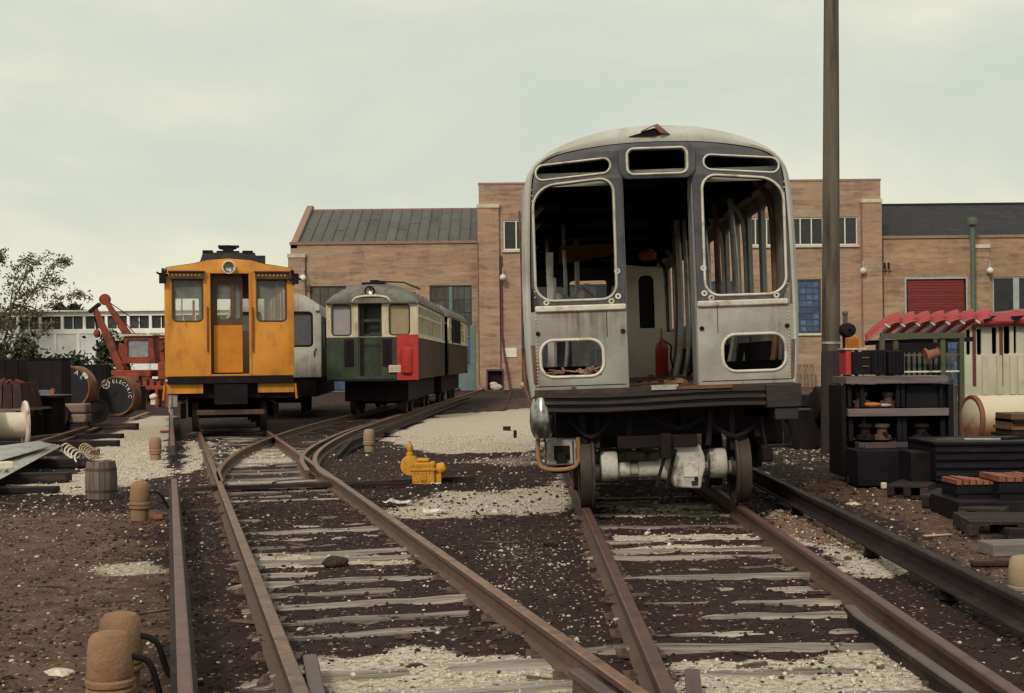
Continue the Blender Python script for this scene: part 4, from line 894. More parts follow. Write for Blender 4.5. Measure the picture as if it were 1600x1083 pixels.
ops_c = [H(786, 344, 900, 391), H(814, 445, 1000, 640), H(1160, 340, 1338, 384), H(1100, 440, 1146, 521), H(1236, 437, 1281, 521)]
ops_r = [H(1416, 436, 1509, 640), H(1551, 432, 1660, 640)]
for o_ in (ops_l[0], ops_l[1], ops_c[1], ops_r[0], ops_r[1]): pass
ops_l = [(a, .02, c, d) for a, b_, c, d in ops_l]; ops_c[1] = (ops_c[1][0], .02)+ops_c[1][2:]; ops_r = [(a, .02, c, d) for a, b_, c, d in ops_r]
plate('wall', [(XL, -.3), (XC0, -.3), (XC0, ZE), (XL, ZE)], [rect(o) for o in ops_l], .35, brick, bd)
plate('wall', [(XC0+.002, -.3), (XC1, -.3), (XC1, ZC), (XC0+.002, ZC)], [rect(o) for o in ops_c], .35, brick, bd, (0, -.25, 0))
plate('wall', [(XC1+.002, -.3), (XR, -.3), (XR, ZE), (XC1+.002, ZE)], [rect(o) for o in ops_r], .35, brick_y, bd)
MB().box(XC0+.002, XC0+.35, .101, 12, 0, ZC).build('side_wall', brick, bd); MB().box(XC1-.35, XC1, .101, 12, 0, ZC).build('side_wall', brick, bd)
MB().box(XL, XL+.3, .351, 11, 0, ZE).build('side_wall', brick, bd)
MB().box(XC0+.36, XC1-.36, .11, 11.9, ZC-.6, ZC-.3).build('flat_roof', roof_rt, bd)
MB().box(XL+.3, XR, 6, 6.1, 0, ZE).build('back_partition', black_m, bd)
MB().box(XC0-.03, XC1+.03, -.28, .14, ZC+.001, ZC+.12).build('coping', cop, bd); MB().box(XL-.05, XC0-.002, -.08, .40, ZE, ZE+.16).build('coping', cop, bd); MB().box(XC1+.03, XR, -.08, .40, ZE, ZE+.16).build('coping', cop, bd)
# roofs of the wings
DR, ZR = 6.6, ZE+2.75
xa = XL+.42; npan = 17; wp = (XC0-xa)/npan; sl_ = math.atan2(ZR-ZE-.05, DR-.4)
for i in range(npan):
    b = MB(); M = Matrix.Translation((xa+wp*i, .40, ZE+.05)) @ Matrix.Rotation(sl_, 4, 'X'); l = math.hypot(DR-.4, ZR-ZE-.05); sp_ = R.uniform(.3, .7)*l
    b.box(.02, wp-.02, 0, sp_, 0, .04+R.uniform(0, .012), M); b.box(.02, wp-.02, sp_+.01, l, 0, .055+R.uniform(0, .012), M); b.box(-.035, .035, 0, l, 0, .12, M)
    b.build('roof_panel', roof_l, bd)
MB().box(xa, XC0-.002, DR-.15, DR+.15, ZR-.04, ZR+.10).build('ridge_cap', cop, bd)
b = MB(); b.add([(xa, DR+.02, ZR-.05), (XC0, DR+.02, ZR-.05), (XC0, DR*2, ZE), (xa, DR*2, ZE)], [(0, 1, 2, 3)]); b.build('roof', roof_l, bd)
b = MB(); M = Matrix(((0, 1, 0, 0), (1, 0, 0, 0), (0, 0, 1, 0), (0, 0, 0, 1)))
b.prism([(.0, ZE+.16), (.5, ZE+.16+.18), (DR, ZR+.36), (DR+.5, ZR+.3), (DR+.5, ZR-.6), (DR*2, ZE-.5), (0, ZE-.2)], XL+.02, XL+.40, M); b.build('gable_parapet', cop, bd)
b = MB(); b.add([(XC1+.02, .40, ZE+.05), (XR, .40, ZE+.05), (XR, DR, ZR), (XC1+.02, DR, ZR), (XR, DR*2, ZE), (XC1+.02, DR*2, ZE)], [(0, 1, 2, 3), (3, 2, 4, 5)]); b.build('roof', roof_rt, bd)
MB().box(XC1+.02, XR, DR-.15, DR+.15, ZR-.02, ZR+.08).build('ridge_cap', roof_rt, bd)
def pier(px0, px1, ptop, capo=True, y=0.0, pr=.22, m=brick):
    x0, x1 = fx(px0), fx(px1); z = fz(ptop, (px0+px1)/2)
    o = MB().box(x0, x1, y-pr, y-.002, -.3, z).build('pier', m, bd)
    if capo: MB().box(x0-.04, x1+.04, y-pr-.05, y-.001, z, z+.22).build('pier_cap', stone_c, o)
pier(452, 478, 403); pier(748, 781, 326, True, -.25); pier(1344, 1376, 318, True, -.25); pier(1523, 1545, 388, True, 0, .2, brick_y)
def window(o, cols, rows, pm, fm, name='window', y=0.0, mull=.10, thin=.035, solid=0, fw=.09):
    """o: opening; frame as the part, panes its sub-parts"""
    x0, z0, x1, z1 = o; b = MB(); yy = y+.10
    b.box(x0+.002, x0+fw, yy-.04, yy+.04, z0, z1-.002); b.box(x1-fw, x1-.002, yy-.04, yy+.04, z0, z1-.002); b.box(x0+fw, x1-fw, yy-.04, yy+.04, z1-fw, z1-.002); b.box(x0+fw, x1-fw, yy-.04, yy+.04, z0, z0+fw)
    cw = (x1-x0-2*fw)/cols; rh = (z1-z0-2*fw)/rows
    for i in range(1, cols): b.box(x0+fw+cw*i-mull/2, x0+fw+cw*i+mull/2, yy-.045, yy+.035, z0+fw, z1-fw)
    for j in range(1, rows): b.box(x0+fw, x1-fw, yy-.03, yy+.03, z0+fw+rh*j-thin/2, z0+fw+rh*j+thin/2)
    w_ = b.build(name, fm, bd)
    me = MB().box(0, cw-thin, 0, .01, 0, rh-thin).mesh('pane', pm[0]); mes = [me]
    for q in pm[1:]:
        k = me.copy(); k.materials.clear(); k.materials.append(q); mes.append(k)
    for i in range(cols):
        for j in range(rows):
            p = link(bpy.data.objects.new('pane', mes[j*len(mes)//rows]), w_); p.location = (x0+fw+cw*i+thin/2, yy+R.uniform(0, .012), z0+fw+rh*j+thin/2); p.rotation_euler = (R.uniform(-.01, .01), 0, 0)
    return w_
window(ops_l[0], 4, 6, [blue_pane, dark_pane, grey_pane], dk_frame, 'glazed_door', mull=.05)
window(ops_l[1], 6, 8, [blue_pane, blue_pane, grey_pane, grey_pane], dk_frame, 'glazed_door', mull=.05, fw=.07)
x0, z0, x1, z1 = ops_l[1]
b = MB(); b.box(x0+.08, x1-.08, .02, .08, .02, 1.35); b.build('door_panel', teal, bd); b = MB()
b.box((x0+x1)/2-.1, (x0+x1)/2+.1, .0, .05, 1.36, z1-.08); b.box(x0+.08, x1-.08, .03, .055, 1.36, 1.5); b.box(x0+.08, x1-.08, .03, .055, 3.15, 3.25); b.box(x1-.12, x1+.18, -.04, .02, 0, z1*.62); b.build('door_rail', teal, bd)
window(ops_c[0], 6, 1, [dark_pane], white_f, y=-.25, mull=.08, fw=.07); window(ops_c[2], 10, 1, [dark_pane], white_f, y=-.25, mull=.07, fw=.07)
window(ops_c[3], 4, 8, [blue_pane], dk_frame, y=-.25, mull=.06, thin=.06); window(ops_c[4], 4, 8, [blue_pane], dk_frame, y=-.25, mull=.06, thin=.06)
for o in (ops_c[3], ops_c[4], ops_c[2], ops_c[0]): MB().box(o[0]-.08, o[2]+.08, -.36, -.02, o[1]-.13, o[1]-.003).build('window_sill', stone_c, bd)
window(ops_c[1], 8, 8, [dark_pane, dark_pane], dk_frame, 'glazed_door', y=-.25, mull=.06)
x0, z0, x1, z1 = ops_r[0]
zz = fz(489, 1460); b = MB(); nsl = 12
sh_ = MB().box(x0+.09, x1-.09, .12, .14, zz, z1-.05).build('shutter', maroon, bd)
sm = MB().box(x0+.09, x1-.09, .085, .119, 0, (z1-.05-zz)/nsl-.02).mesh('slat', maroon)
for i in range(nsl): o = link(bpy.data.objects.new('slat', sm), sh_); o.location = (0, 0, zz+i*(z1-.05-zz)/nsl)
window((x0, .02, x1, zz-.02), 8, 6, [blue_pane], dk_frame, 'glazed_door', mull=.05)
b = MB(); b.box(x0-.1, x0, -.02, .2, 0, z1+.1); b.box(x1, x1+.1, -.02, .2, 0, z1+.1); b.box(x0, x1, -.02, .2, z1, z1+.1); b.build('door_frame', steel_b, bd)
window(ops_r[1], 3, 2, [dark_pane], steel_b, 'glazed_door', mull=.35)
# rusty downpipes, cables and brackets on the wall
dp = mat('rust_pipe', (.22, .11, .085), .8, .3, 3)
for px, y0, y1, y in ((1344.5, 312, 600, -.5), (1380.5, 372, 600, -.06), (748, 380, 600, -.5), (478.5, 398, 440, -.06)):
    MB().tube([(fx(px, 500), y, fz(y1, px)), (fx(px, 500), y, fz(y0, px))], .035 if px > 500 else .05, 6).build('wall_pipe', dp, bd)
MB().tube([(fx(783, 400), -.35, fz(400, 783)), (fx(784, 500), -.35, fz(520, 784)), (fx(787, 540), -.4, fz(545, 787)), (fx(797, 600), -.6, .05)], .06, 6).build('wall_pipe', mat('maroon_pipe', (.13, .05, .05), .7, .3, 3), bd)
b = MB()
for i, px in enumerate((1374, 1381, 1387)): b.tube([(fx(px), -.3, fz(421, px)), (fx(px), -.3, fz(411, px))], .06, 6)
b.tube([(fx(1350), -.3, fz(424, 1350)), (fx(1392), -.3, fz(424, 1392))], .03, 5); b.build('insulator_bracket', black_m, bd)
def wall_lamp(px, py, label, y=-.25):
    p = Vector((fx(px, py), FD+y, fz(py, px))); t = thing('wall_lamp', label, 'lamp', tuple(p), 0, 'round lamps on the brick wall')
    MB().tube(catmull([(0, -.002, .35), (0, -.3, .5), (0, -.42, .3), (0, -.42, .12)], 4), .035, 6).build('arm', steel_b, t)
    b = MB(); b.lathe([(.06, .14), (.10, .10), (.17, .05), (.16, .02)], 14, Matrix.Translation((0, -.42, 0))); b.build('shade', steel_b, t)
    MB().ball((0, -.42, -.06), .20, 14, 8).build('globe', mat('milky_globe', (.62, .64, .60), .3, .1), t)
wall_lamp(476, 434, 'round wall lamp on the corner pier just behind the yellow car roof')
wall_lamp(786, 433, 'round wall lamp above the leaning maroon pipe left of the gutted car')
wall_lamp(1344, 423, 'round wall lamp on the pier right of the wooden utility pole')
wall_lamp(1543, 422, 'round wall lamp on the pier between the red shutter and the green pipe', 0)
gp_ = thing('vent_pipe', 'tall green vent pipe with a flat cap in front of the dark roof', 'pipe', (fx(1512), FD-1.0, 0))
zt_ = P(1512, 345, FD-1).z; gpm = mat('green_pipe', (.085, .115, .088), .7, .2, 2)
MB().tube([(0, 0, 0), (0, 0, zt_)], .15, 12).build('pipe', gpm, gp_); MB().lathe([(.32, -.25), (.34, 0), (.30, .12), (.2, .16)], 12, Matrix.Translation((0, 0, zt_))).build('cap', gpm, gp_)
sg = thing('wall_notice', 'blank white notice board on the brick wall beside the gutted car', 'notice', (fx(798, 551), FD-.27, fz(551, 798)))
MB().box(-.35, .35, -.03, -.001, -.27, .27).build('board', white_f, sg)
# ------------------------------------------------------------------ white shed far left
SD = 110.0
shed = thing('white_shed', 'long low white shed with a dark window band and louvred panels', 'building', (0, SD, 0))
def shx(px): return P(px, 530, SD).x
def shz(py): return P(130, py, SD).z
wsh = mat('white_siding', (.86, .85, .78), .8, .06, .5, (.66, .66, .62), .25, .3)
gsh = mat('grey_louvre', (.76, .78, .76), .8, .06, .6, (.56, .58, .58), .3, .4)
xa, xb = shx(-160), shx(420)
MB().box(xa, xb, 0, .3, shz(494), shz(487)).build('fascia', wsh, shed); MB().box(xa, xb, -.05, .3, shz(521.5), shz(514)).build('sill_band', wsh, shed)
MB().box(xa, xb, .6, .7, 0, shz(494)).build('back_wall', black_m, shed); MB().box(xa, xb, -.3, 14, shz(487), shz(487)+.12).build('roof', wsh, shed)
for i in range(-5, 12):
    x = shx(28+34.5*i); MB().box(x-.11, x+.11, .02, .25, shz(514), shz(494)).build('window_post', wsh, shed)
    wo = MB().box(x+.82, x+.88, .2, .24, shz(514), shz(494)).build('mullion', wsh, shed)
    for k in (0, 1): MB().box(x+.12+k*.83, x+.80+k*.83, .26, .27, shz(513.5), shz(494.5)).build('pane', dark_pane, wo)
pb = MB(); z0, z1 = 0.0, shz(521.5)-.01; nl = 16
for j in range(nl): pb.box(0, 1.66, -.0, .06+.02*(j % 2), z0+(z1-z0)*j/nl, z0+(z1-z0)*(j+.985)/nl)
pm_ = pb.mesh('louvre_panel', gsh, False)
for i in range(-5, 11):
    x = shx(50+36.3*i); o = link(bpy.data.objects.new('louvre_panel', pm_), shed); o.location = (x+.13, .02, 0)
    MB().box(x-.12, x+.12, -.08, .2, 0, shz(521.6)).build('panel_post', wsh, shed)
# ------------------------------------------------------------------ trees and bushes
bark = mat('grey_bark', (.12, .095, .075), .9, .3, 6, bump=.4)
leaf_o = mat('olive_leaf', (.115, .105, .060), .8, .35, .6, (.16, .12, .08), .35, .9, rnd=0)
leaf_d = mat('dark_leaf', (.030, .032, .020), .8, .4, .8, (.09, .085, .05), .3, 1.2, rnd=0)
leaf_g = mat('green_leaf', (.042, .058, .028), .8, .35, .9, (.12, .13, .06), .3, 1.2, rnd=0)
def leaves(pts, size, seed):
    rs = np.random.RandomState(seed); n = len(pts); b = MB(); pts = np.array(pts)
    a = rs.rand(n, 3)*2-1; a /= np.linalg.norm(a, axis=1)[:, None]; c = rs.rand(n, 3)*2-1; c -= a*(a*c).sum(1)[:, None]; c /= np.linalg.norm(c, axis=1)[:, None]
    s = size*rs.uniform(.6, 1.3, n)[:, None]
    q = np.stack([pts-a*s, pts+c*s*.45, pts+a*s, pts-c*s*.45], 1).reshape(-1, 3)
    b.v = [tuple(x) for x in q]; b.f = [(4*i, 4*i+1, 4*i+2, 4*i+3) for i in range(n)]; return b
tr = thing('tree', 'thin leafed tree with branches leaning over the white shed', 'tree', tuple(G(6, 607)))
o0 = Vector(tr.location); D0 = o0.y; lp = []; bb = MB()
def tp(px, py, d=0): return P(px, py, D0+d)-o0
br_ = [[(6, 607), (4, 560), (10, 520), (22, 470), (45, 425), (70, 400)], [(6, 570), (-10, 510), (-15, 450), (-5, 410), (5, 395)], [(8, 540), (35, 500), (70, 478), (110, 462), (135, 462)], [(10, 520), (40, 470), (70, 432), (95, 408), (104, 410)], [(4, 560), (30, 535), (60, 520), (80, 505)], [(4, 565), (-30, 520), (-50, 470), (-60, 420)], [(14, 500), (20, 450), (30, 415), (48, 402)], [(22, 470), (60, 450), (100, 440)], [(8, 585), (25, 565), (40, 550)], [(4, 555), (-5, 520), (10, 485), (35, 480), (60, 492)]]
for k, brn in enumerate(br_):
    d = R.uniform(-1.2, 1.2) if k else 0; c = catmull([tp(x, y, d*i/4) for i, (x, y) in enumerate(brn)], 6); n = len(c)
    bb.tube(c, [max(.02, (.17 if k == 0 else .07)*(1-i/n)) for i in range(n)], 6)
    for i, p in enumerate(c):
        f = i/n
        if f < .22: continue
        for _ in range(int(15-6*f)):
            s = Vector((R.gauss(0, 1), R.gauss(0, 1), R.gauss(0, .8)))*(.22 if f > .7 else .42); e = p+s
            lp += [tuple(e+Vector((R.gauss(0, .13), R.gauss(0, .13), R.gauss(0, .08)))) for _ in range(3)]
bb.build('trunk', bark, tr); leaves(lp, .135, 3).build('crown', leaf_o, tr, smooth=False, fixn=False)
def bush(px, base, top, wpx, label, D, m=leaf_d, n=1100, size=.16, seed=1, name='bush', cat='bush', trunk=True):
    p0 = P(px, base, D); p0.z = 0 if name == 'bush' else p0.z; t = thing(name, label, cat, tuple(p0)); hw = wpx/2/F*D; h = P(px, top, D).z-p0.z; rs = random.Random(seed); L_ = []
    cl_ = [(rs.uniform(-.75, .75)*hw, rs.uniform(-.6, .6)*hw, rs.uniform(.25, .78)*h, rs.uniform(.2, .4)) for _ in range(16)]
    for i in range(n):
        x, y, z, r = rs.choice(cl_); L_.append((x+rs.gauss(0, .5)*r*hw, y+rs.gauss(0, .5)*r*hw, max(.05, z+rs.gauss(0, .45)*r*h)))
    leaves(L_, size, seed).build('crown', m, t, smooth=False, fixn=False)
    b = MB()
    for x, y, z, r in cl_[:8]: b.tube([(x*.1, y*.1, 0), (x*.5, y*.5, z*.6), (x, y, z)], [.05, .03, .015], 5)
    b.build('trunk', bark, t)
bush(112, 600, 548, 130, 'low dark scrub in front of the louvred white panels', 84, leaf_d, 900, .2, 5)
bush(178, 600, 515, 56, 'green bush behind the red crane boom', 78, leaf_g, 1300, .17, 6)
bush(20, 606, 515, 110, 'dark bush at the foot of the thin tree', 58, leaf_d, 1700, .14, 7)
bush(112, 500, 474, 50, 'dull treetop showing above the white shed roof', 150, leaf_d, 500, .45, 8, 'tree', 'tree')
bush(70, 603, 560, 60, 'low dark weeds behind the black box', 66, leaf_d, 700, .15, 9)
# ------------------------------------------------------------------ left side: cranes, reels, timber
crane_r = mat('red_orange_crane', (.24, .050, .022), .7, .35, 2, (.07, .026, .02), .45, 2.2)
wht = mat('dirty_white_paint', (.60, .55, .44), .7, .15, 4, (.33, .20, .12), .25, 3)
def crane(px, D, label, boom, hook):
    p0 = G(px, 0) if False else Vector((P(px, 600, D).x, D, 0)); t = thing('mobile_crane', label, 'crane', tuple(p0), 0, 'red mobile cranes')
    q = lambda x, y, d=0: P(x, y, D+d)-p0
    a, c = q(*boom[0]), q(*boom[1]); b = MB(); d = (c-a).normalized(); n = Vector((d.z, 0, -d.x))
    b.add([a-n*.20+Vector((0, -.2, 0)), a+n*.20+Vector((0, -.2, 0)), c+n*.10+Vector((0, -.13, 0)), c-n*.10+Vector((0, -.13, 0)), a-n*.20+Vector((0, .2, 0)), a+n*.20+Vector((0, .2, 0)), c+n*.10+Vector((0, .13, 0)), c-n*.10+Vector((0, .13, 0))], [(0, 1, 2, 3), (7, 6, 5, 4), (0, 4, 5, 1), (1, 5, 6, 2), (2, 6, 7, 3), (3, 7, 4, 0)])
    bo = b.build('boom', crane_r, t, bevel=.03)
    if hook:
        h = MB(); h.bar(c-n*.28-d*.05, c+n*.30+d*.1, .35, .12); h.build('boom_head', black_m, bo)
        hk = MB(); z = q(151.5, 521); hk.ball(z, .17, 10, 6, (1, .7, 1.2)); h2 = hk.build('hook_block', crane_r, t)
        MB().tube([c+Vector((0, -.15, 0)), z], .03, 5).build('cable', black_m, h2)
        MB().tube(catmull([z-Vector((0, 0, .3)), z-Vector((-.02, 0, .5)), z-Vector((-.18, 0, .62)), z-Vector((-.05, 0, .78)), z-Vector((.15, 0, .72)), z-Vector((.16, 0, .6))], 3), .06, 6).build('hook', black_m, h2)
    else:
        h = MB(); M = Matrix.Translation(c) @ Matrix.Rotation(rad(90), 4, 'X'); h.lathe([(.05, -.15), (.26, -.14), (.29, 0), (.26, .14), (.05, .15)], 16, M); h.build('sheave', crane_r, bo)
        h = MB(); h.tube([c, q(206, 528)+Vector((.6, 0, .6))], .025, 5); h.tube([c, q(218, 530)], .025, 5); h.build('cable', black_m, bo)
    b = MB(); b.box(-1.0, 1.4, -.9, .9, 1.15, 1.45); b.box(-.9, .2, -.7, .7, .8, 1.14); b.box(.3, .9, -.95, -.5, .7, 1.3); b.bar((-1.4, -1.0, .5), (-.6, -1.0, 1.4), .16, .16); b.bar((-.6, -1, 1.4), (.6, -1, .9), .12, .12); b.add([q(180, 585), q(207, 585), q(196, 538), q(186, 536), q(180, 585, 1), q(207, 585, 1), q(196, 538, 1), q(186, 536, 1)], [(0, 1, 2, 3), (7, 6, 5, 4), (0, 4, 5, 1), (1, 5, 6, 2), (2, 6, 7, 3), (3, 7, 4, 0)]); b.build('body', crane_r, t, bevel=.04)
    cb_ = plate('cab', [(.0, 1.76), (1.5, 1.76), (1.4, 3.0), (.15, 3.0)], [rr(.25, 2.05, 1.2, 2.85, .06, 3)], 1.0, crane_r, t, (0, -.5, 0)); MB().box(.2, 1.25, .1, .12, 2.0, 2.9).build('window', mat('grey_cab_glass', (.22, .25, .25), .3, .3), cb_); MB().box(.05, 1.5, -.1, 1.1, 3.01, 3.1).build('cab_roof', grey_cast, cb_)
    b = MB(); b.box(1.7, 2.6, -.8, .8, 1.0, 1.8); b.box(2.65, 3.0, -.6, .6, 1.2, 2.3); b.bar((1.7, -.4, 2.3), (2.4, -.4, 3.3), .25, .25); b.bar((2.4, -.4, 3.3), (3.1, -.4, 2.0), .25, .25); b.build('engine_hood', crane_r, t, bevel=.05)
    b = MB(); b.tube([(1.5, -.9, 3.0), (3.6, -.9, 3.0)], .05, 5); b.tube([(1.8, -.9, 2.3), (1.8, -.9, 3.0)], .04, 5); b.tube([(3.4, -.9, 1.0), (3.4, -.9, 4.6)], .06, 5); b.build('rail', crane_r, t)
    wm = MB().lathe([(.15, -.2), (.35, -.2), (.48, -.16), (.5, 0), (.48, .16), (.35, .2), (.15, .2)], 18, Matrix.Rotation(rad(90), 4, 'X')).mesh('wheel', black_m)
    for x in (-.7, .9, 2.4):
        for y in (-.85, .85): o = link(bpy.data.objects.new('wheel', wm), t); o.location = (x, y, .5)
crane(196, 62, 'red crane with a black boom head and hanging hook', [(192, 580), (148, 482)], True)
crane(214, 67, 'red crane with a round sheave on its boom tip and no hook', [(207, 535), (164, 468)], False)
om = thing('motor_pump', 'orange red machine on legs with a white motor under the cranes', 'machine', tuple(G(238, 636)))
b = MB(); b.box(-.9, .7, -.3, .3, .70, .86)
for x in (-.85, -.3, .25, .65): b.box(x-.05, x+.05, -.3, -.2, 0, .7); b.box(x-.05, x+.05, .2, .3, 0, .7)
for i in range(6): b.box(-.85+i*.27, -.7+i*.27, -.2, .2, .86, R.uniform(.95, 1.15))
b.build('frame', crane_r, om); b = MB(); b.lathe([(.05, -.16), (.11, -.14), (.12, 0), (.11, .14), (.05, .16)], 12, Matrix.Translation((.12, -.2, .42)) @ Matrix.Rotation(rad(70), 4, 'Y')); b.box(0, .28, -.25, -.05, .1, .3); b.build('motor', wht, om)
def reel(px, py, D, Rr, rz, label, group=None):
    p = P(px, py, D); t = thing('cable_reel', label, 'reel', tuple(p), rz, group); X90 = Matrix.Rotation(rad(-90), 4, 'X')
    fa = MB().lathe([(.001, .05), (.10, .05), (.11, .02), (Rr*.86, .02), (Rr*.90, .0)], 40, X90, cap=False).build('face', mat('black_reel_face', (.016, .015, .020), .55, .3, 3), t)
    MB().lathe([(Rr*.90, .0), (Rr*.98, -.01), (Rr, .03), (Rr, .16), (Rr*.97, .18), (Rr*.97, .40), (Rr, .42), (Rr, .52), (Rr*.2, .55)], 40, X90, cap=False).build('rim', mat('rusty_reel_rim', (.17, .085, .045), .75, .35, 4, (.06, .035, .028), .4, 2.5), t)
    return t, fa
white_l = mat('white_lettering', (.66, .63, .56), .7, .2, 8, (.1, .09, .09), .16, 9, rnd=0)
def arc_text(fa, chars, angs, rr_, size):
    for ch, a in zip(chars, angs):
        o = link(bpy.data.objects.new('letter', text_mesh('letter', ch, size, white_l)), fa)
        o.location = (rr_*math.cos(rad(a)), -.006+.02, rr_*math.sin(rad(a))); o.rotation_euler = (math.pi/2, -rad(a-90), 0)
RG = 'black lettered cable reels'
t, fa = reel(181, 619, 43, .64, rad(-8), 'black reel lettered ELECTRIC with a round white emblem', RG)
arc_text(fa, 'ELECTRIC', [100-i*14.5 for i in range(8)], .47, .165)
eb = MB(); X90 = Matrix.Rotation(rad(90), 4, 'X')
M = Matrix.Translation((-.34, .012, .38)) @ X90
eb.lathe([(.115, 0), (.115, .008), (.135, .008), (.135, 0)], 24, M, cap=False)
for a in (0, 90, 180, 270): eb.tube(catmull([Vector((-.34, .008, .38))+Vector((math.cos(rad(a+k*22))*(.125+.02*(k % 2)), 0, math.sin(rad(a+k*22))*(.125+.02*(k % 2)))) for k in range(4)], 3), .012, 4)
eb.build('emblem', white_l, fa)
for ch, x, sz in (('G', -.385, .15), ('E', -.30, .13)):
    o = link(bpy.data.objects.new('letter', text_mesh('letter', ch, sz, white_l)), fa); o.location = (x, .012, .38); o.rotation_euler = (math.pi/2, 0, 0)
t, fa = reel(109, 606, 42, .68, rad(-8), 'black reel with worn white letters behind the blocks', RG)
arc_text(fa, 'GAL', [99, 64, 40], .52, .2)
for a in (22, 30): MB().box(-.05, .05, -.012, .03, -.06, .06, Matrix.Translation((.64*math.cos(rad(a+10)), 0, .64*math.sin(rad(a+10)))) @ Matrix.Rotation(rad(-a), 4, 'Y')).build('paint_patch', white_l, fa)
# big slatted drum and the white reel at the frame edge
dr = thing('slatted_drum', 'large upright drum lagged with dark reddish staves behind the white reel', 'drum', (P(14, 640, 30).x, 30, 0))
zb_, zt2 = P(14, 637, 30).z, P(14, 598, 30).z
sl_m = MB().add([(-.10, -.02, zb_), (.10, -.02, zb_), (.082, .08, zt2), (-.082, .08, zt2), (-.10, .02, zb_), (.10, .02, zb_), (.082, .12, zt2), (-.082, .12, zt2)], [(0, 1, 2, 3), (7, 6, 5, 4), (0, 4, 5, 1), (1, 5, 6, 2), (2, 6, 7, 3), (3, 7, 4, 0)]).mesh('stave', mat('dark_red_slat', (.060, .032, .030), .8, .4, 4, (.03, .022, .022), .5, 3, rnd=.4))
for i in range(20):
    a = 2*math.pi*i/20; o = link(bpy.data.objects.new('stave', sl_m), dr); o.location = (.68*math.sin(a), -.68*math.cos(a), 0); o.rotation_euler.z = a
MB().lathe([(.001, zt2-.04), (.58, zt2-.04)], 24).build('head', mat('dull_red_head', (.16, .055, .045), .8, .4, 4), dr)
b = MB()
for i in range(7): b.bar((R.uniform(-.5, .5), R.uniform(-.5, 0), zt2-.03), (R.uniform(-.5, .5), R.uniform(-.5, 0), zt2+R.uniform(.0, .09)), .07, .05)
tag(b.build('scrap_bits', mat('dull_red_head', (.16, .055, .045)), dr), kind='stuff')
b = MB(); b.box(-.95, .72, -.75, .7, zb_-.05, zb_-.003); b.build('bearer', mat('grey_brown_board', (.17, .12, .105), .9, .3, 4), dr); b = MB(); b.box(-.9, .55, -.7, .5, 0, zb_-.19); b.build('base_crate', black_m, dr); b = MB(); b.box(-.5, .42, -.74, .4, zb_-.185, zb_-.053); b.build('bolster', mat('grey_brown_board', (.17, .12, .105)), dr)
wr = thing('white_reel', 'small white wooden reel with a stained flange at the photo edge', 'reel', (P(-8, 660, 25.5).x, 25.5, .50), rad(-62))
for y in (-.0, .55): 
    b = MB(); b.lathe([(.04, -.03), (.46, -.03), (.475, 0), (.46, .03), (.04, .03)], 30, Matrix.Translation((0, y, 0)) @ Matrix.Rotation(rad(90), 4, 'X')); b.build('flange', mat('stained_white_board', (.58, .52, .44), .85, .15, 3, (.28, .15, .09), .42, 2.2), wr)
MB().lathe([(.25, 0), (.25, .55)], 24, Matrix.Rotation(rad(-90), 4, 'X')).build('drum', wht, wr)
ts = thing('spool_stand', 'dark upright spool with a flat round top and two orange pegs', 'spool', (P(82, 640, 31).x, 31, 0))
MB().lathe([(.42, 0), (.42, .05), (.28, .06), (.28, .90), (.44, .91), (.44, .95), (.02, .955)], 24).build('drum', black_m, ts); MB().lathe([(.44, .952), (.45, .97), (.02, .972)], 24).build('top_plate', mat('dusty_red_plate', (.20, .10, .09), .8, .3, 4), ts)
for x in (-.36, .08): MB().tube([(x, -.2, .97), (x, -.2, 1.12)], .045, 8).build('peg', mat('orange_peg', (.40, .15, .07), .8), ts)
bl = thing('steel_drum', 'blue grey steel drum lying behind the upright spool', 'drum', (P(60, 605, 35).x, 35, 0), rad(80))
MB().lathe([(.29, -.45), (.3, -.43), (.3, -.15), (.315, -.13), (.3, -.11), (.3, .13), (.315, .15), (.3, .17), (.3, .43), (.29, .45)], 20, Matrix.Translation((0, 0, .72)) @ Matrix.Rotation(rad(90), 4, 'X')).build('body', mat('blue_grey_paint', (.085, .10, .13), .6, .25, 3, (.05, .05, .06), .3, 3), bl); MB().box(-.3, .3, -.5, .5, 0, .43).build('stand', black_m, bl)
bx = thing('black_box', 'square black steel box behind the blue grey drum', 'box', (P(80, 600, 39).x, 39, 0)); MB().box(-.5, .45, -.4, .4, .0, P(80, 562, 39).z).build('body', black_m, bx, bevel=.015); MB().box(-.53, .48, -.43, .43, P(80, 562, 39).z, P(80, 562, 39).z+.05).build('lid', soot, bx)
for k, (py0, py1) in enumerate(((646.5, 661), (630.5, 645.5))):
    D = 34; cb2 = P(120, py0, D); o = MB().box(P(101, 640, D).x, P(139, 640, D).x, D-.25, D+.25, P(120, py1, D).z, cb2.z).build('concrete_block', mat('grey_beige_block', (.22, .16, .135), .9, .2, 4, (.15, .11, .1), .3, 3), None, bevel=.05)
    tag(o, ('lower', 'upper')[1-k]+' of two grey beige blocks stacked before the lettered reels', 'block', 'grey beige blocks')
o = MB().box(P(98, 660, 34).x, P(142, 660, 34).x, 33.7, 34.3, 0, P(120, 661, 34).z-.002).build('timber_block', tie_dark); tag(o, 'dark timber block under the two grey beige blocks', 'timber')
b = MB(); D = 37
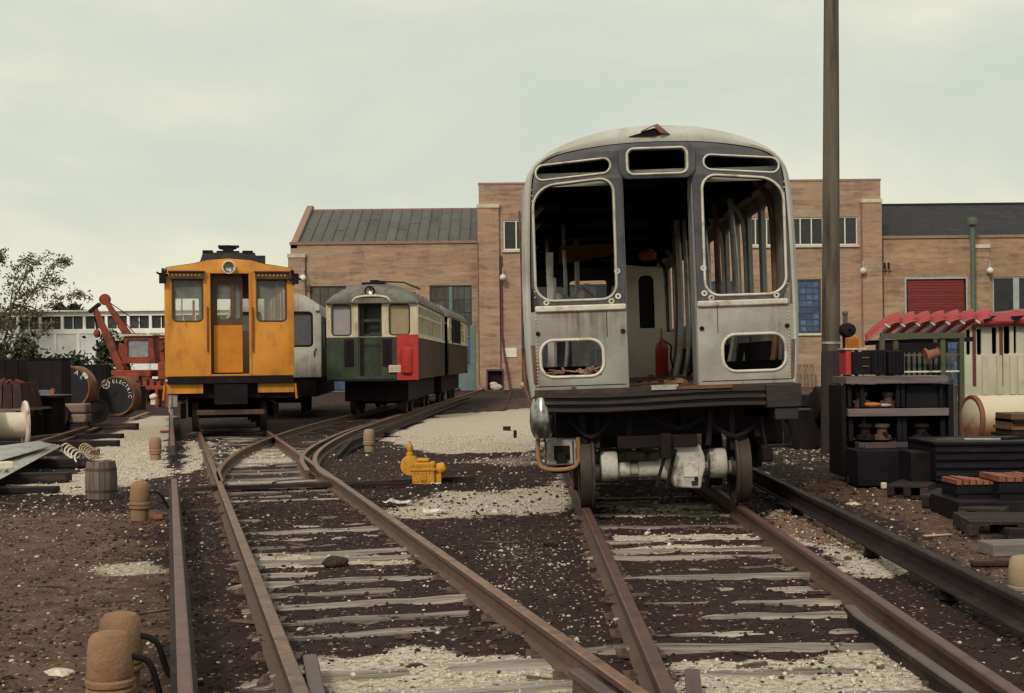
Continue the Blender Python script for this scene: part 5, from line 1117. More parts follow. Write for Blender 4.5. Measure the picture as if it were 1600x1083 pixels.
# dark timber pieces lying on the pale gravel
SL = [(214, 660, 672, 31, 1.6), (190, 677, 685, 27.6, 2.2), (183, 687, 699, 26.2, 2.3), (139, 715, 731, 21.6, 2.3), (104, 737, 756, 18.7, 2.3), (85, 760, 771, 17.4, 2.3), (150, 702, 712, 23.6, 2.0)]
SLn = ['farthest dark timber lying beside the reel stack', 'thin dark timber beyond the white coil springs', 'dark timber just behind the white coil springs', 'dark timber lying left of the wooden keg top', 'thick dark timber left of the wooden keg', 'nearest low dark timber lying in the pale gravel', 'dark timber under the coil springs']
for (pr, yt, yb, D, l), lab in zip(SL, SLn):
    g = G(pr, yb); x1 = g.x; h = max(.06, (yb-yt)/F*g.y*.85); o = MB().box(-l, 0, 0, .24, 0, h).build('timber', tie_dark, None, bevel=.012); o.location = (x1, g.y, .002); o.rotation_euler.z = R.uniform(-.03, .05); tag(o, lab, 'timber', 'dark timbers on the pale gravel')
# corrugated sheets
def sheet(pts, label, n=9, amp=.016):
    a, b_, c, d = [Vector(p) for p in pts]; m = MB(); rows = []
    for i in range(n*4+1):
        t = i/(n*4); off = Vector((0, 0, amp*math.sin(2*math.pi*i/4)+.01)); rows.append([a.lerp(d, t)+off, b_.lerp(c, t)+off])
    m.strip(rows); o = m.build('metal_sheet', mat('galvanised_sheet', (.42, .40, .385), .4, .15, 3, (.2, .16, .15), .3, 2, metal=.6), fixn=False); o.modifiers.new('s', 'SOLIDIFY').thickness = .004; return tag(o, label, 'metal sheet', 'corrugated sheets on the timbers')
zs = .26
sheet([G(-45, 775, .16), G(98, 697, zs), G(72, 694, zs+.02), G(-60, 745, .2)], 'nearest corrugated sheet sloping down to the photo edge', 5)
sheet([G(-60, 738, .26), G(84, 697, zs+.06), G(60, 690, zs+.07), G(-60, 705, .30)], 'farther corrugated sheet overlapping behind the nearer one', 5)
o = MB().box(-.22, .1, -.12, .12, 0, .10).build('plank', wht, None, bevel=.02); o.location = G(8, 733, .24); o.rotation_euler.z = .5; tag(o, 'short pale plank lying on the corrugated sheets', 'plank')
def spring(p0, p1, r, turns, label, m):
    p0, p1 = Vector(p0), Vector(p1); d = (p1-p0); u = d.normalized().orthogonal().normalized(); v = d.normalized().cross(u); n = turns*12
    o = MB().tube([p0+d*(i/n)+u*(r*math.cos(i*.5236))+v*(r*math.sin(i*.5236)) for i in range(n+1)], .013, 6).build('coil_spring', m); return tag(o, label, 'spring', 'coil springs by the keg')
spring(G(100, 699, .22), G(126, 716, .16), .085, 5, 'white coil spring leaning at the end of the corrugated sheets', wht); spring(G(130, 700, .24), G(147, 712, .2), .09, 5, 'tan coil spring lying beside the white one', mat('tan_steel', (.40, .30, .20), .7, .3, 5))
# keg
kg = thing('wooden_keg', 'weathered grey wooden keg standing on the ground beside the tan pot', 'keg', tuple(G(158.5, 779)))
Rk, Hk, ns = .185, .455, 18; kw = mat('weathered_stave', (.155, .125, .105), .9, .3, 4, (.07, .055, .05), .4, 2, stretch=(4, 4, .5), rnd=.3)
def kr(z): return Rk*(.90+.13*math.sin(math.pi*min(1, max(0, z/Hk))))
for i in range(ns):
    b = MB(); a0, a1 = 2*math.pi*i/ns+.015, 2*math.pi*(i+1)/ns-.015; rows = []
    hh = Hk*R.uniform(.985, 1.01)
    for j in range(7):
        z = hh*j/6; r = kr(z); rows.append([(r*math.cos(a0), r*math.sin(a0), z), (r*math.cos(a1), r*math.sin(a1), z), ((r-.02)*math.cos(a1), (r-.02)*math.sin(a1), z), ((r-.02)*math.cos(a0), (r-.02)*math.sin(a0), z)])
    b.strip(rows, True); b.f += [(3, 2, 1, 0), (24, 25, 26, 27)]; b.build('stave', kw, kg)
for z in (.10, .36): MB().lathe([(kr(z-.015)+.004, z-.015), (kr(z+.015)+.004, z+.015), (kr(z+.015)-.01, z+.015)], 30, cap=False).build('hoop', mat('dark_hoop', (.06, .05, .045), .7), kg)
MB().lathe([(.001, .425), (.16, .425), (.16, .44)], 24).build('lid', kw, kg)
# tan pots along the third rails
def pot(px, py, s, label, cable=None, m=tanpot, lean=0):
    t = thing('cable_pot', label, 'pot', tuple(G(px, py)), 0, 'tan stoneware cable pots', ry=lean)
    MB().lathe([(.125*s, 0), (.13*s, .15*s), (.125*s, .17*s)], 28).build('base', m, t)
    MB().lathe([(.125*s, .17*s), (.155*s, .18*s), (.157*s, .205*s), (.14*s, .22*s), (.157*s, .235*s), (.157*s, .265*s), (.14*s, .28*s)], 28).build('collar', m, t)
    MB().lathe([(.142*s, .28*s), (.15*s, .30*s), (.142*s, .46*s), (.132*s, .53*s), (.11*s, .56*s), (.06*s, .575*s), (.001, .578*s)], 28).build('cap', m, t)
    if cable: MB().tube(catmull([(.12*s, 0, .42*s)]+[Vector(c) for c in cable], 6), .015, 7).build('cable', black_m, t)
pot(218, 813, .70, 'tan pot with a black cable, beside the keg', [(.2, 0, .28), (.30, .05, .12), (.45, .1, .06)], lean=.03)
pot(243, 720, .70, 'brown tan pot farther back near the ramped third rail', m=mat('brown_pot', (.26, .165, .11), .8, .15, 3))
pot(577, 706, .72, 'pale tan pot alone by the curved third rail', m=mat('pale_pot', (.28, .21, .135), .8, .15, 3))
pot(173, 1126, .70, 'nearest large tan pot at the bottom edge of the photo', [(.17, .03, .25), (.22, .05, .08), (.30, .08, .04), (.40, .1, .03)])
pot(189, 1086, .70, 'large tan pot half hidden behind the nearest one', [(.17, .02, .25), (.22, .05, .09), (.30, .08, .04), (.38, .1, .03)])
pot(1600, 957, .62, 'tan pot cut by the far edge beyond the dark third rail', m=mat('pale_pot', (.28, .21, .135)))

iw = MB().lathe([(.06, -.05), (.09, -.05), (.10, -.02), (.27, -.012), (.29, -.05), (.36, -.05), (.37, .05), (.29, .05), (.27, .012), (.10, .03), (.06, .06)], 26, Matrix.Rotation(rad(90), 4, 'X')).mesh('iron_wheel', soot)
for px, py, D, rz_, tl, lab in ((66, 668, 28.5, .3, -.35, 'black iron wheel leaning on the upright spool'), (88, 660, 29.5, -.2, -.3, 'black iron wheel behind the one leaning on the upright spool'), (150, 648, 40, .5, -.2, 'black iron wheel standing between the two lettered reels'), (40, 664, 28, .1, -.5, 'black iron wheel lying tilted beside the white reel flange')):
    o = link(bpy.data.objects.new('wheel_casting', iw)); g = G(px, py+14); o.location = (g.x, g.y, .36); o.rotation_euler = (tl, 0, rz_); tag(o, lab, 'wheel', 'loose black iron wheels')
for px0, py0, px1, py1, h_, lab in ((55, 693, 136, 668, .10, 'long reddish plank slanting up past the iron wheels'), (40, 686, 120, 676, .06, 'dark plank under the slanting reddish plank'), (70, 700, 165, 664, .02, 'lowest dark plank slanting towards the grey beige blocks'), (205, 655, 232, 645, .05, 'short tan plank leaning at the foot of the ELECTRIC reel')):
    b = MB(); b.bar(G(px0, py0, h_), G(px1, py1, h_+.05), .14, .06); tag(b.build('plank', mat('reddish_plank', (.085, .048, .038), .9, .35, 4, (.03, .02, .02), .4, 2, rnd=.4) if px0 != 205 else mat('tan_plank', (.30, .19, .12), .9, .3, 4), None), lab, 'plank', 'planks in the left scrap heap')
for k, (px, py, D, w_, h_, lab) in enumerate(((150, 582, 47, .9, .55, 'low black steel crate above the lettered reels'), (215, 612, 50, .5, .4, 'small black crate right of the ELECTRIC reel'), (28, 582, 41, 1.2, .8, 'wide black crate behind the slatted drum'))):
    p = P(px, py, D); t = thing('steel_crate', lab, 'crate', (p.x, D, 0), .1*k); zt3 = p.z+h_/2
    MB().box(-w_/2, w_/2, -.3, .3, 0, zt3).build('body', soot, t, bevel=.02)
    for x in (-w_*.3, 0, w_*.3): MB().box(x-.03, x+.03, -.33, -.302, 0, zt3).build('rib', black_m, t)
# ------------------------------------------------------------------ middle: switch machine, rod, sawhorse and things by the wall
ym = mat('yellow_enamel', (.56, .27, .025), .55, .18, 4, (.30, .13, .025), .35, 4, streak=(.12, .06, .02), ss=14, sa=.5)
g = G(660, 757); sm_ = thing('switch_machine', 'yellow switch machine with a rounded end cap on the dark rod', 'switch machine', tuple(g))
k = g.y/F
def sx(px): return (px-660)*k
b = MB(); b.box(sx(645), sx(681), -.14, .14, .0, .30); b.box(sx(647), sx(672), -.13, .13, .301, .345); o = b.build('case', ym, sm_, bevel=.018)
MB().box(sx(643), sx(683), -.155, .155, .19, .215).build('case_seam', ym, sm_, bevel=.006)
b = MB(); X9 = Matrix.Rotation(rad(90), 4, 'X'); b.lathe([(.05, -.14), (.125, -.13), (.135, 0), (.125, .13), (.05, .14)], 20, Matrix.Translation((sx(642), 0, .255)) @ X9); b.build('round_housing', ym, sm_)
MB().lathe([(.05, 0), (.05, .04), (.03, .06), (.045, .10), (.04, .14), (.015, .17), (.012, .20)], 12, Matrix.Translation((sx(641), 0, .375))).build('finial', ym, sm_)
b = MB(); b.lathe([(.03, -.12), (.08, -.10), (.085, 0), (.07, .08), (.02, .10)], 16, Matrix.Translation((sx(687), -.02, .20)) @ Matrix.Rotation(rad(70), 4, 'Y')); b.box(sx(679), sx(690), -.1, .08, .02, .15); b.build('motor_end', ym, sm_)
bt = MB()
for xx in (648, 654, 660, 666, 672, 678):
    for z in (.05, .165, .255): bt.lathe([(.010, 0), (.010, .008), (.004, .011)], 6, Matrix.Translation((sx(xx), -.141, z)) @ Matrix.Rotation(rad(90), 4, 'X'))
tag(bt.build('case_bolts', yel_d, sm_), kind='stuff')
MB().box(sx(657), sx(668), -.152, -.141, .06, .17).build('inspection_cover', ym, sm_, bevel=.004); MB().box(sx(640), sx(690), -.18, .18, -.02, .012).build('base_plate', soot, sm_)
rd = MB(); r0, r1 = G(285, 765, .05), G(740, 747, .05); rd.bar(r0, G(648, 752, .05), .09, .05); rd.bar(G(676, 750, .05), r1, .12, .06); rd.bar(r0+Vector((0, .3, 0)), r0+Vector((2.8, .45, 0)), .07, .04)
tag(rd.build('switch_rod', darkrail), 'dark steel rod running across the left track to the yellow machine', 'rod')
def slab(px, py, w, d, h, rz, m, name, label, cat, gp=None, z=.0):
    o = MB().box(-w/2, w/2, -d/2, d/2, 0, h).build(name, m, None, bevel=min(h, .02)*.4); p = G(px, py, z); o.location = (p.x, p.y, z+.004); o.rotation_euler.z = rz; return tag(o, label, cat, gp)
# crumpled paper: a bent sheet
def paper(px, py, s, label, seed):
    rs = np.random.RandomState(seed); b = MB(); n = 6; p = G(px, py)
    b.strip([[(s*(i/n-.5)*2, s*.5*(j/3-.5)*2, .02+abs(rs.randn())*s*.16) for j in range(4)] for i in range(n+1)]); o = b.build('paper_scrap', mat('white_paper', (.62, .62, .58), .9, .06), fixn=False, smooth=False); o.location = (p.x, p.y, .01); o.rotation_euler.z = rs.rand()*.6; o.modifiers.new('s', 'SOLIDIFY').thickness = .003; return tag(o, label, 'paper')
paper(624, 791, .17, 'crumpled white paper on the tan gravel by the left track', 1); paper(681, 760, .07, 'small white scrap at the foot of the yellow machine', 2); paper(680, 805, .13, 'flat bluish white scrap near the crumpled paper', 5); paper(300, 585, .01, 'x', 3) if False else None
slab(262, 676, .35, .2, .05, .4, orange_r, 'brick_scrap', 'orange brown scrap board beside the ramped third rail', 'scrap')
o = slab(247, 812, .09, .05, .04, .4, mat('red_brick', (.30, .09, .045), .9, .2, 5), 'brick', 'red brick fragment beside the tan pot with the cable', 'brick')
slab(1590, 866, .55, .3, .10, .1, mat('grey_plank', (.17, .145, .135), .9, .3, 4, stretch=(.5, 4, 4)), 'plank', 'grey plank lying at the edge of the brown dirt', 'plank')
slab(1465, 838, .28, .05, .012, .3, mat('tan_lath', (.42, .33, .22), .9, .2, 4), 'lath', 'tan lath lying on the brown dirt before the pallets', 'lath')
tag(MB().tube([G(1518, 882, .03), G(1600, 880, .03)+Vector((.3, 0, 0))], .025, 7).build('iron_rod', darkrail), 'thin dark iron rod below the grey plank', 'rod')
slab(965, 678, .25, .2, .10, .2, dark_stone, 'scrap', 'x', 'scrap') if False else None
tag(MB().box(-.09, .09, -.08, .08, 0, .10).build('timber_scrap', tie_dark, None, loc=G(792, 673)), 'small dark timber scrap on the pale gravel patch', 'timber')
tag(MB().box(-.035, .035, -.035, .035, 0, .16).build('stake', tie_dark, None, loc=G(805, 684)), 'short dark stake at the near edge of the pale gravel patch', 'stake')
# sawhorse by the gutted car
D = 2100*1.59/(640-566); p0 = G(812, 640); sh2 = thing('sawhorse', 'dark sawhorse standing left of the gutted car bumper', 'sawhorse', tuple(p0))
tm = mat('dark_sawhorse', (.07, .05, .045), .9, .3, 4)
MB().box(-.35, .55, -.08, .08, .62, .72).build('beam', tm, sh2)
for x, dx in ((-.28, -.22), (.48, .16)):
    for y in (-.3, .3): MB().bar((x, y*.2, .66), (x+dx, y, 0), .09, .06).build('leg', tm, sh2)
MB().box(-.35, .5, -.28, -.24, .18, .24).build('stretcher', tm, sh2)
tp_ = thing('tarp_bundle', 'pale yellowish bundle lying on the sawhorse', 'bundle', tuple(p0+Vector((.30, 0, .722)))); b = MB(); b.ball((0, 0, .12), .22, 10, 6, (1.3, .7, .6)); b.ball((.2, 0, .2), .14, 8, 6, (1, .6, 1)); b.build('cloth', mat('yellowish_cloth', (.45, .38, .25), .95, .25, 5), tp_)
D = 62; pc_ = thing('framed_crate', 'low open dark framed crate with pale rags standing against the brick wall', 'crate', (P(774, 602, 76).x, 76, 0))
w2 = P(788, 600, 76).x-P(760, 600, 76).x; h2 = P(774, 577, 76).z
b = MB(); b.box(-w2/2, w2/2, -.2, .2, h2-.1, h2); b.box(-w2/2, w2/2, -.2, .2, 0, .1); b.box(-w2/2, -w2/2+.1, -.2, .2, .1, h2-.1); b.box(w2/2-.1, w2/2, -.2, .2, .1, h2-.1); b.build('frame', tm, pc_); MB().box(-w2/2+.1, w2/2-.1, .1, .15, .1, h2-.1).build('back', black_m, pc_)
b = MB(); b.ball((.05, 0, .25), .3, 10, 6, (1.2, .3, .6)); b.ball((-.1, .0, .42), .16, 8, 6, (1.5, .4, .8)); b.build('rags', mat('pale_rag', (.45, .40, .35), .95, .3, 4), pc_)
pt = thing('pallet', 'small brown pallet leaning on the brick wall right of the gutted car', 'pallet', (P(1265, 590, 78).x, 78.9, 0), 0, rx=-.12)
for i in range(5): MB().box(-.5+i*.21, -.5+i*.21+.17, -.03, .0, 0, 1.35).build('slat', mat('brown_pallet', (.20, .13, .09), .9, .3, 4), pt)
for z in (.1, .65, 1.2): MB().box(-.5, .52, .002, .08, z, z+.1).build('rail', tie_dark, pt)
# ------------------------------------------------------------------ utility pole and round signal
up = thing('utility_pole', 'tall weathered wooden utility pole rising beyond the frame', 'pole', (P(1298, 700, 23).x, 23, 0), ry=.0115)
b = MB(); b.tube([(0, 0, -.3), (0, 0, 2), (0, 0, 5), (.0, 0, 8.5), (.0, 0, 11)], [.162, .155, .140, .120, .108], 20)
b.build('pole', mat('pole_wood', (.105, .090, .068), .9, .3, 2, (.035, .027, .022), .45, 1.1, bump=.7, bscale=9, stretch=(4, 4, .35)), up)
MB().lathe([(.158, 1.86), (.163, 1.86), (.163, 1.90), (.156, 1.90)], 20, cap=False).build('band', mat('bare_band', (.5, .48, .45), .4, .2, metal=.6), up)
MB().lathe([(.172, -.1), (.168, 1.0), (.164, 1.72), (.158, 1.74)], 20, cap=False).build('tarred_base', mat('tarred_wood', (.04, .032, .030), .85, .35, 3, (.075, .055, .045), .3, 2, bump=.5, stretch=(4, 4, .4)), up)
sgx = P(1325, 516, 22.5); sg2 = thing('yard_signal', 'round black signal head on a short mast beside the utility pole', 'signal', (sgx.x, 22.5, 0))
MB().tube([(-.02, .1, 0), (-.02, .1, sgx.z+.1)], .05, 8).build('mast', black_m, sg2)
b = MB(); b.lathe([(.02, .12), (.11, .10), (.125, -.02), (.128, -.12), (.108, -.12), (.10, .0), (.001, .02)], 22, Matrix.Translation((0, 0, sgx.z)) @ Matrix.Rotation(rad(90), 4, 'X'), cap=False); b.build('signal_head', black_m, sg2)
MB().lathe([(.04, .11), (.04, .26), (.055, .27), (.05, .31), (.02, .32)], 10, Matrix.Translation((-.03, .06, sgx.z))).build('cap_fitting', mat('dark_grey_steel', (.09, .09, .09), .5), sg2)
# ------------------------------------------------------------------ right-hand clutter
grey_b = mat('grey_shelf_board', (.15, .12, .125), .9, .3, 3, (.07, .05, .055), .3, 2, stretch=(.6, 4, 4), rnd=.2)
navy = mat('blue_black_steel', (.009, .008, .012), .6, .35, 3, (.026, .018, .017), .22, 2, spec=.18)
D = 17.4; q = lambda px, py, d=D: P(px, py, d)
rk = thing('storage_rack', 'open dark storage rack with three grey timber shelf boards', 'rack', (0, D, 0))
def bx_(px0, px1, py0, py1, y0, y1, m, name, par, d=D, bevel=.006):
    a, c = P(px0, py1, d), P(px1, py0, d); o = MB().box(a.x, c.x, y0, y1, a.z, c.z).build(name, m, par, bevel=bevel); return o
o = bx_(1321, 1480, 587, 600, -.05, .7, grey_b, 'shelf_board', rk); bx_(1324, 1481, 637.5, 651, -.05, .7, grey_b, 'shelf_board', rk); bx_(1341, 1500, 690, 702, -.05, .7, mat('dim_shelf_board', (.07, .06, .065), .9, .3, 3), 'shelf_board', rk)
for px in (1326, 1346, 1402, 1410, 1470): bx_(px, px+6, 600.5, 637, .05, .12, navy, 'divider', rk); bx_(px+2, px+9, 651.5, 690, .05, .12, navy, 'divider', rk)
bx_(1316, 1322, 602, 745, .0, .7, black_m, 'upright', rk); bx_(1483, 1490, 600, 742, .0, .7, navy, 'upright', rk); bx_(1322, 1483, 600.5, 690, .66, .70, black_m, 'back_panel', rk)
bx_(1345, 1482, 703, 742, .0, .65, navy, 'base_cabinet', rk)
bx_(1420, 1481, 601, 637, .1, .6, navy, 'drawer_box', rk)
for a, b_, y in ((1470, 1478, 628), (1470, 1478, 610)): bx_(a, b_, y, y+1.5, .085, .1, grey_b, 'drawer_pull', rk)
rg = thing('oily_rags', 'orange and white rags lying on the middle shelf of the dark rack', 'rags', tuple(q(1372, 637)+Vector((0, .12, .0)))); MB().ball((-.05, 0, .035), .13, 10, 6, (1.1, .6, .26)).build('rag', mat('orange_rag', (.42, .15, .04), .95, .3, 6), rg); MB().ball((.11, .02, .025), .11, 10, 6, (1.0, .6, .22)).build('rag', mat('white_rag', (.5, .48, .44), .95, .2, 6), rg)
def crate(px0, px1, py0, py1, label, ribs=0, d=17.5, gp='black steel bins on the rack', m=navy):
    a, c = P(px0, py1, d), P(px1, py0, d); t = thing('steel_bin', label, 'bin', (a.x, d, a.z+.003), 0, gp); W, Hh = c.x-a.x, c.z-a.z
    MB().box(0, W, 0, .5, 0, Hh).build('body', m, t, bevel=.008)
    for i in range(ribs): MB().box(W*(i+.35)/ribs, W*(i+.65)/ribs, -.025, -.001, .02, Hh-.02).build('rib', m, t)
    if not ribs:
        for z in (.35, .72): MB().box(W*.5, W*.85, -.02, -.001, Hh*z, Hh*z+.012).build('handle', mat('copper_pull', (.22, .10, .06), .6), t)
    return t
crate(1333, 1361, 550, 586, 'black bin with two copper coloured pulls beside the red board'); crate(1362, 1385, 547, 586, 'plain black bin standing second from the red board on the rack top', 3); crate(1388, 1413, 548, 586, 'ribbed black bin nearest the pipe rack on the rack top', 5)
a = P(1322, 586, 17.6); c = P(1332, 547, 17.6); t = thing('red_board', 'bright red board with a white top edge standing on the dark rack', 'board', (a.x, 17.6, a.z+.003)); MB().box(0, c.x-a.x, 0, .35, 0, c.z-a.z).build('board', mat('bright_red', (.52, .045, .05), .6, .1, 3), t); MB().box(-.02, .27, -.02, .36, c.z-a.z+.001, c.z-a.z+.025).build('top_edge', wht, t)
a = P(1328, 546, 19); c = P(1342, 528, 19); t = thing('wire_basket', 'orange wire basket behind the red board', 'basket', (a.x, 19, 0)); orw = mat('orange_wire', (.60, .20, .04), .6, .2, 4); W = c.x-a.x
for yy in (0, .2):
    b = MB()
    for i in range(6): b.bar((0, yy, a.z+(c.z-a.z)*i/5), (W, yy, a.z+(c.z-a.z)*i/5), .014, .02)
    for i in range(5): b.bar((W*i/4, yy, a.z), (W*i/4, yy, c.z), .02, .014)
    b.build('wire_side', orw, t)
for xx in (0, W-.03): MB().box(xx, xx+.03, .05, .15, 0, a.z).build('leg', black_m, t)
# green pipe rack
D = 21.0; gf = mat('faded_green_steel', (.075, .088, .050), .75, .25, 3, (.10, .065, .045), .35, 2)
fr = thing('pipe_rack', 'faded green steel frame rack holding dark vertical pipes', 'rack', (0, D, 0))
def vb(px, y0, y1, wpx, dy, m=gf, nm='post'): a = P(px, y1, D); c = P(px, y0, D); w_ = wpx*D/F; MB().box(a.x-w_/2, a.x+w_/2, dy, dy+w_, max(.0, a.z), c.z).build(nm, m, fr)
vb(1381, 527, 720, 7, 0); vb(1411, 532, 600, 7, .35); vb(1475, 521, 612, 7, .02); vb(1505, 520, 720, 7, 0); vb(1483, 522, 720, 5, .6)
a, c = P(1377, 528, D), P(1509, 521.5, D); MB().box(a.x, c.x, -.005, .08, c.z-.07, c.z+.02).build('top_rail', gf, fr)
for py, m in ((555, mat('brown_bar', (.16, .10, .075), .8, .3)), (581, wht)): a, c = P(1414, py, D), P(1502, py, D); MB().box(a.x, c.x, .03, .06, a.z-.012, a.z+.012).build('cross_bar', m, fr)
for i in range(10): a = P(1419+i*8.6, 582, D); c = P(1419, 556, D); MB().tube([(a.x, .25, .2), (a.x, .25, c.z+.05)], .028, 7).build('pipe', mat('grey_green_pipe', (.10, .11, .10), .7, .3, 3), fr)
MB().box(P(1384, 560, D).x, P(1500, 560, D).x, .55, .58, .1, P(1440, 535, D).z).build('back_sheet', black_m, fr)
sp = thing('wire_spool', 'small rusty wire spool hanging on the green rack', 'spool', tuple(P(1459, 553, 20.9))); MB().lathe([(.02, -.13), (.12, -.13), (.12, -.10), (.075, -.08), (.07, .06), (.09, .08), (.02, .09)], 18, Matrix.Rotation(rad(75), 4, 'Y')).build('reel', mat('rusty_spool', (.24, .10, .06), .8, .3, 4), sp)
# cream wrecked car body with a red roof
D = 26.0; crm = mat('chalky_cream', (.46, .44, .35), .7, .1, 2.5, (.32, .24, .15), .2, 2.2)
redr = mat('faded_red_shell', (.31, .036, .042), .55, .2, 2.5, (.19, .027, .03), .35, 1.6, spec=.4)
wc = thing('wrecked_car_body', 'cream sides of a wrecked rail car with dark slots under a red roof', 'rail car', (P(1508, 600, D).x, D, 0), rad(-5))
xs = lambda px: (P(px, 570, D).x-P(1508, 570, D).x); zt1 = P(1550, 507, D).z; zb1 = P(1550, 618, D).z
hs = [rr(xs(a), P(1550, b_, D).z, xs(c), P(1550, d, D).z, .04, 3) for a, d, c, b_ in ((1510, 514, 1517, 555), (1526, 513, 1534, 555), (1549, 511, 1557, 554), (1567, 509, 1577, 554), (1582, 508, 1587, 554), (1612, 508, 1622, 554), (1640, 508, 1655, 554))]
plate('side_panel', [(0, zb1), (xs(1680), zb1), (xs(1680), zt1), (0, zt1)], hs, .06, crm, wc, bevel=.008)
MB().box(0, xs(1680), .5, .53, zb1-.2, zt1+.2).build('inner_wall', inner, wc); MB().box(-.03, xs(1680), -.05, .5, zb1-.12, zb1-.003).build('sill', crm, wc); MB().box(0, xs(1680), 0, .4, .2, zb1-.125).build('base_frame', crm, wc)
for px in (1522, 1563): MB().box(xs(px)-.03, xs(px)+.03, -.03, -.001, zb1+.2, zt1-.05).build('red_post', mat('maroon_post', (.12, .03, .03), .7, .3, 5), wc)
for px in (1538, 1560, 1580, 1592): MB().box(xs(px)-.05, xs(px)+.05, -.035, -.001, zb1+.02, zt1-.6).build('rib', crm, wc)
b = MB(); rows = []
for i in range(16):
    x = -.12+i*.2; w_ = .05*(i % 2); rows.append([Vector((x, -.14-.0*w_, zt1-.02+.02*math.sin(i*1.7))), Vector((x, -.12-w_, zt1+.05)), Vector((x+.1, .15, zt1+.12+w_+.018*i)), Vector((x+.15, .7, zt1+.16+.022*i))])
b.strip(rows); o = b.build('roof', redr, wc, fixn=False); o.modifiers.new('s', 'SOLIDIFY').thickness = .02
for px in (1535, 1578): MB().add([(xs(px), -.20, zt1+.02), (xs(px)+.22, -.22, zt1+.16), (xs(px)-.02, -.1, zt1+.15), (xs(px)+.04, .1, zt1+.06)], [(0, 1, 2), (0, 3, 1), (1, 3, 2), (2, 3, 0)]).build('roof_scoop', inner, wc)
# red curved shells leaning on the frame
def shell(i, n):
    x0 = 1350+i*23.5; D = 22.2+i*.12; a = P(x0, 531-i*1.2, D); b = MB(); rows = []; t_ = .012
    for k in range(11):
        u = k/10; px_ = 0+.72*u; pz = .36*math.sin(u*1.45)/math.sin(1.25); rows.append([Vector((px_*.80, -.14+.02*u, pz*.86-.04)), Vector((px_*.80+.01, -.10, pz*.9+.0)), Vector((px_*.80+.05, .14, pz+.07)), Vector((px_*.80+.10, .32, pz+.08))])
    o = bpy.data.objects.new('roof_shell', None)
    t = thing('roof_shell', ('first', 'second', 'third', 'fourth', 'fifth', 'sixth', 'seventh')[i]+' curved red shell from the round signal, leaning over the green rack', 'shell', tuple(a), 0, 'curved red shells in a row'); bpy.data.objects.remove(o)
    b.strip(rows); s = b.build('skin', redr, t, fixn=False, ang=70); s.modifiers.new('s', 'SOLIDIFY').thickness = .012
    eb = MB(); eb.strip([[r[0]+Vector((0, -.012, .0)), r[0]+Vector((.0, -.012, .022))] for r in rows]); e = eb.build('edge_strip', mat('pink_edge', (.42, .14, .13), .6, .15), t, fixn=False); e.modifiers.new('s', 'SOLIDIFY').thickness = .006
    p = rows[6]; MB().box(-.05, .05, -.012, .012, -.014, .014, Matrix.Translation(rows[5][0]+Vector((.06, -.012, .05))) @ Matrix.Rotation(rad(32), 4, 'Y')).build('white_clip', wht, t)
for i in range(7): shell(i, 7)
b = MB(); a, c = P(1352, 536, 22.6), P(1520, 530, 22.9); b.bar(a, c, .06, .08); 
for px in (1372, 1500): z = P(px, 535, 22.7); b.bar((z.x, 22.7, 0), (z.x, 22.7, z.z-.04), .07, .07)
tag(b.build('support_frame', black_m), 'dark trestle carrying the row of red shells', 'trestle')
# white rusty tank
D = 20.0; tk = thing('storage_tank', 'white tank lying on its side with rusty belly and brown end rim', 'tank', (P(1514, 655, D).x, D, P(1555, 654, D).z), rad(8)); Rt = 36*D/F
tkm = mat('white_rusting_tank', (.66, .58, .43), .5, .08, 2, (.42, .26, .13), .22, 2, spec=.4, sharp=.3)
t_ = tkm.node_tree; N = t_.nodes; K = t_.links.new; bb_ = N['Principled BSDF']; src = bb_.inputs['Base Color'].links[0].from_socket; tc_ = N.new('ShaderNodeTexCoord'); sx_ = N.new('ShaderNodeSeparateXYZ'); K(tc_.outputs['Object'], sx_.inputs[0])
nn = N.new('ShaderNodeTexNoise'); nn.inputs['Scale'].default_value = 6; K(tc_.outputs['Object'], nn.inputs['Vector']); am = N.new('ShaderNodeMath'); am.operation = 'MULTIPLY_ADD'; K(nn.outputs['Fac'], am.inputs[0]); am.inputs[1].default_value = -.22; K(sx_.outputs['Z'], am.inputs[2])
rp_ = N.new('ShaderNodeMapRange'); rp_.inputs[1].default_value = -.03; rp_.inputs[2].default_value = -.25; K(am.outputs[0], rp_.inputs[0]); x = N.new('ShaderNodeMix'); x.data_type = 'RGBA'; K(rp_.outputs[0], x.inputs[0]); K(src, x.inputs[6]); x.inputs[7].default_value = (.30, .14, .065, 1); K(x.outputs[2], bb_.inputs['Base Color'])
MB().lathe([(Rt*.8, .02), (Rt*.96, .05), (Rt, .10), (Rt, 1.3), (Rt*.9, 1.38), (.02, 1.4)], 36, Matrix.Rotation(rad(90), 4, 'Y')).build('shell', tkm, tk); MB().lathe([(.02, .03), (Rt*.8, .03), (Rt*1.0, .02), (Rt*1.03, .04), (Rt*1.02, .085), (Rt*.99, .09)], 36, Matrix.Rotation(rad(90), 4, 'Y')).build('end_rim', mat('brown_rim', (.17, .075, .045), .8, .3, 4), tk)
MB().box(.45, .52, -.02, .02, -.008, .008, Matrix.Translation((.1, -Rt-.002, .10))).build('filler_mark', black_m, tk)
b = MB(); zz = Rt-P(1555, 654, D).z
for x in (.25, 1.1): b.box(x-.06, x+.06, -.3, .3, zz-Rt*2+.38 if False else -P(1555, 654, D).z, -Rt*.86)
b.build('saddle', black_m, tk)
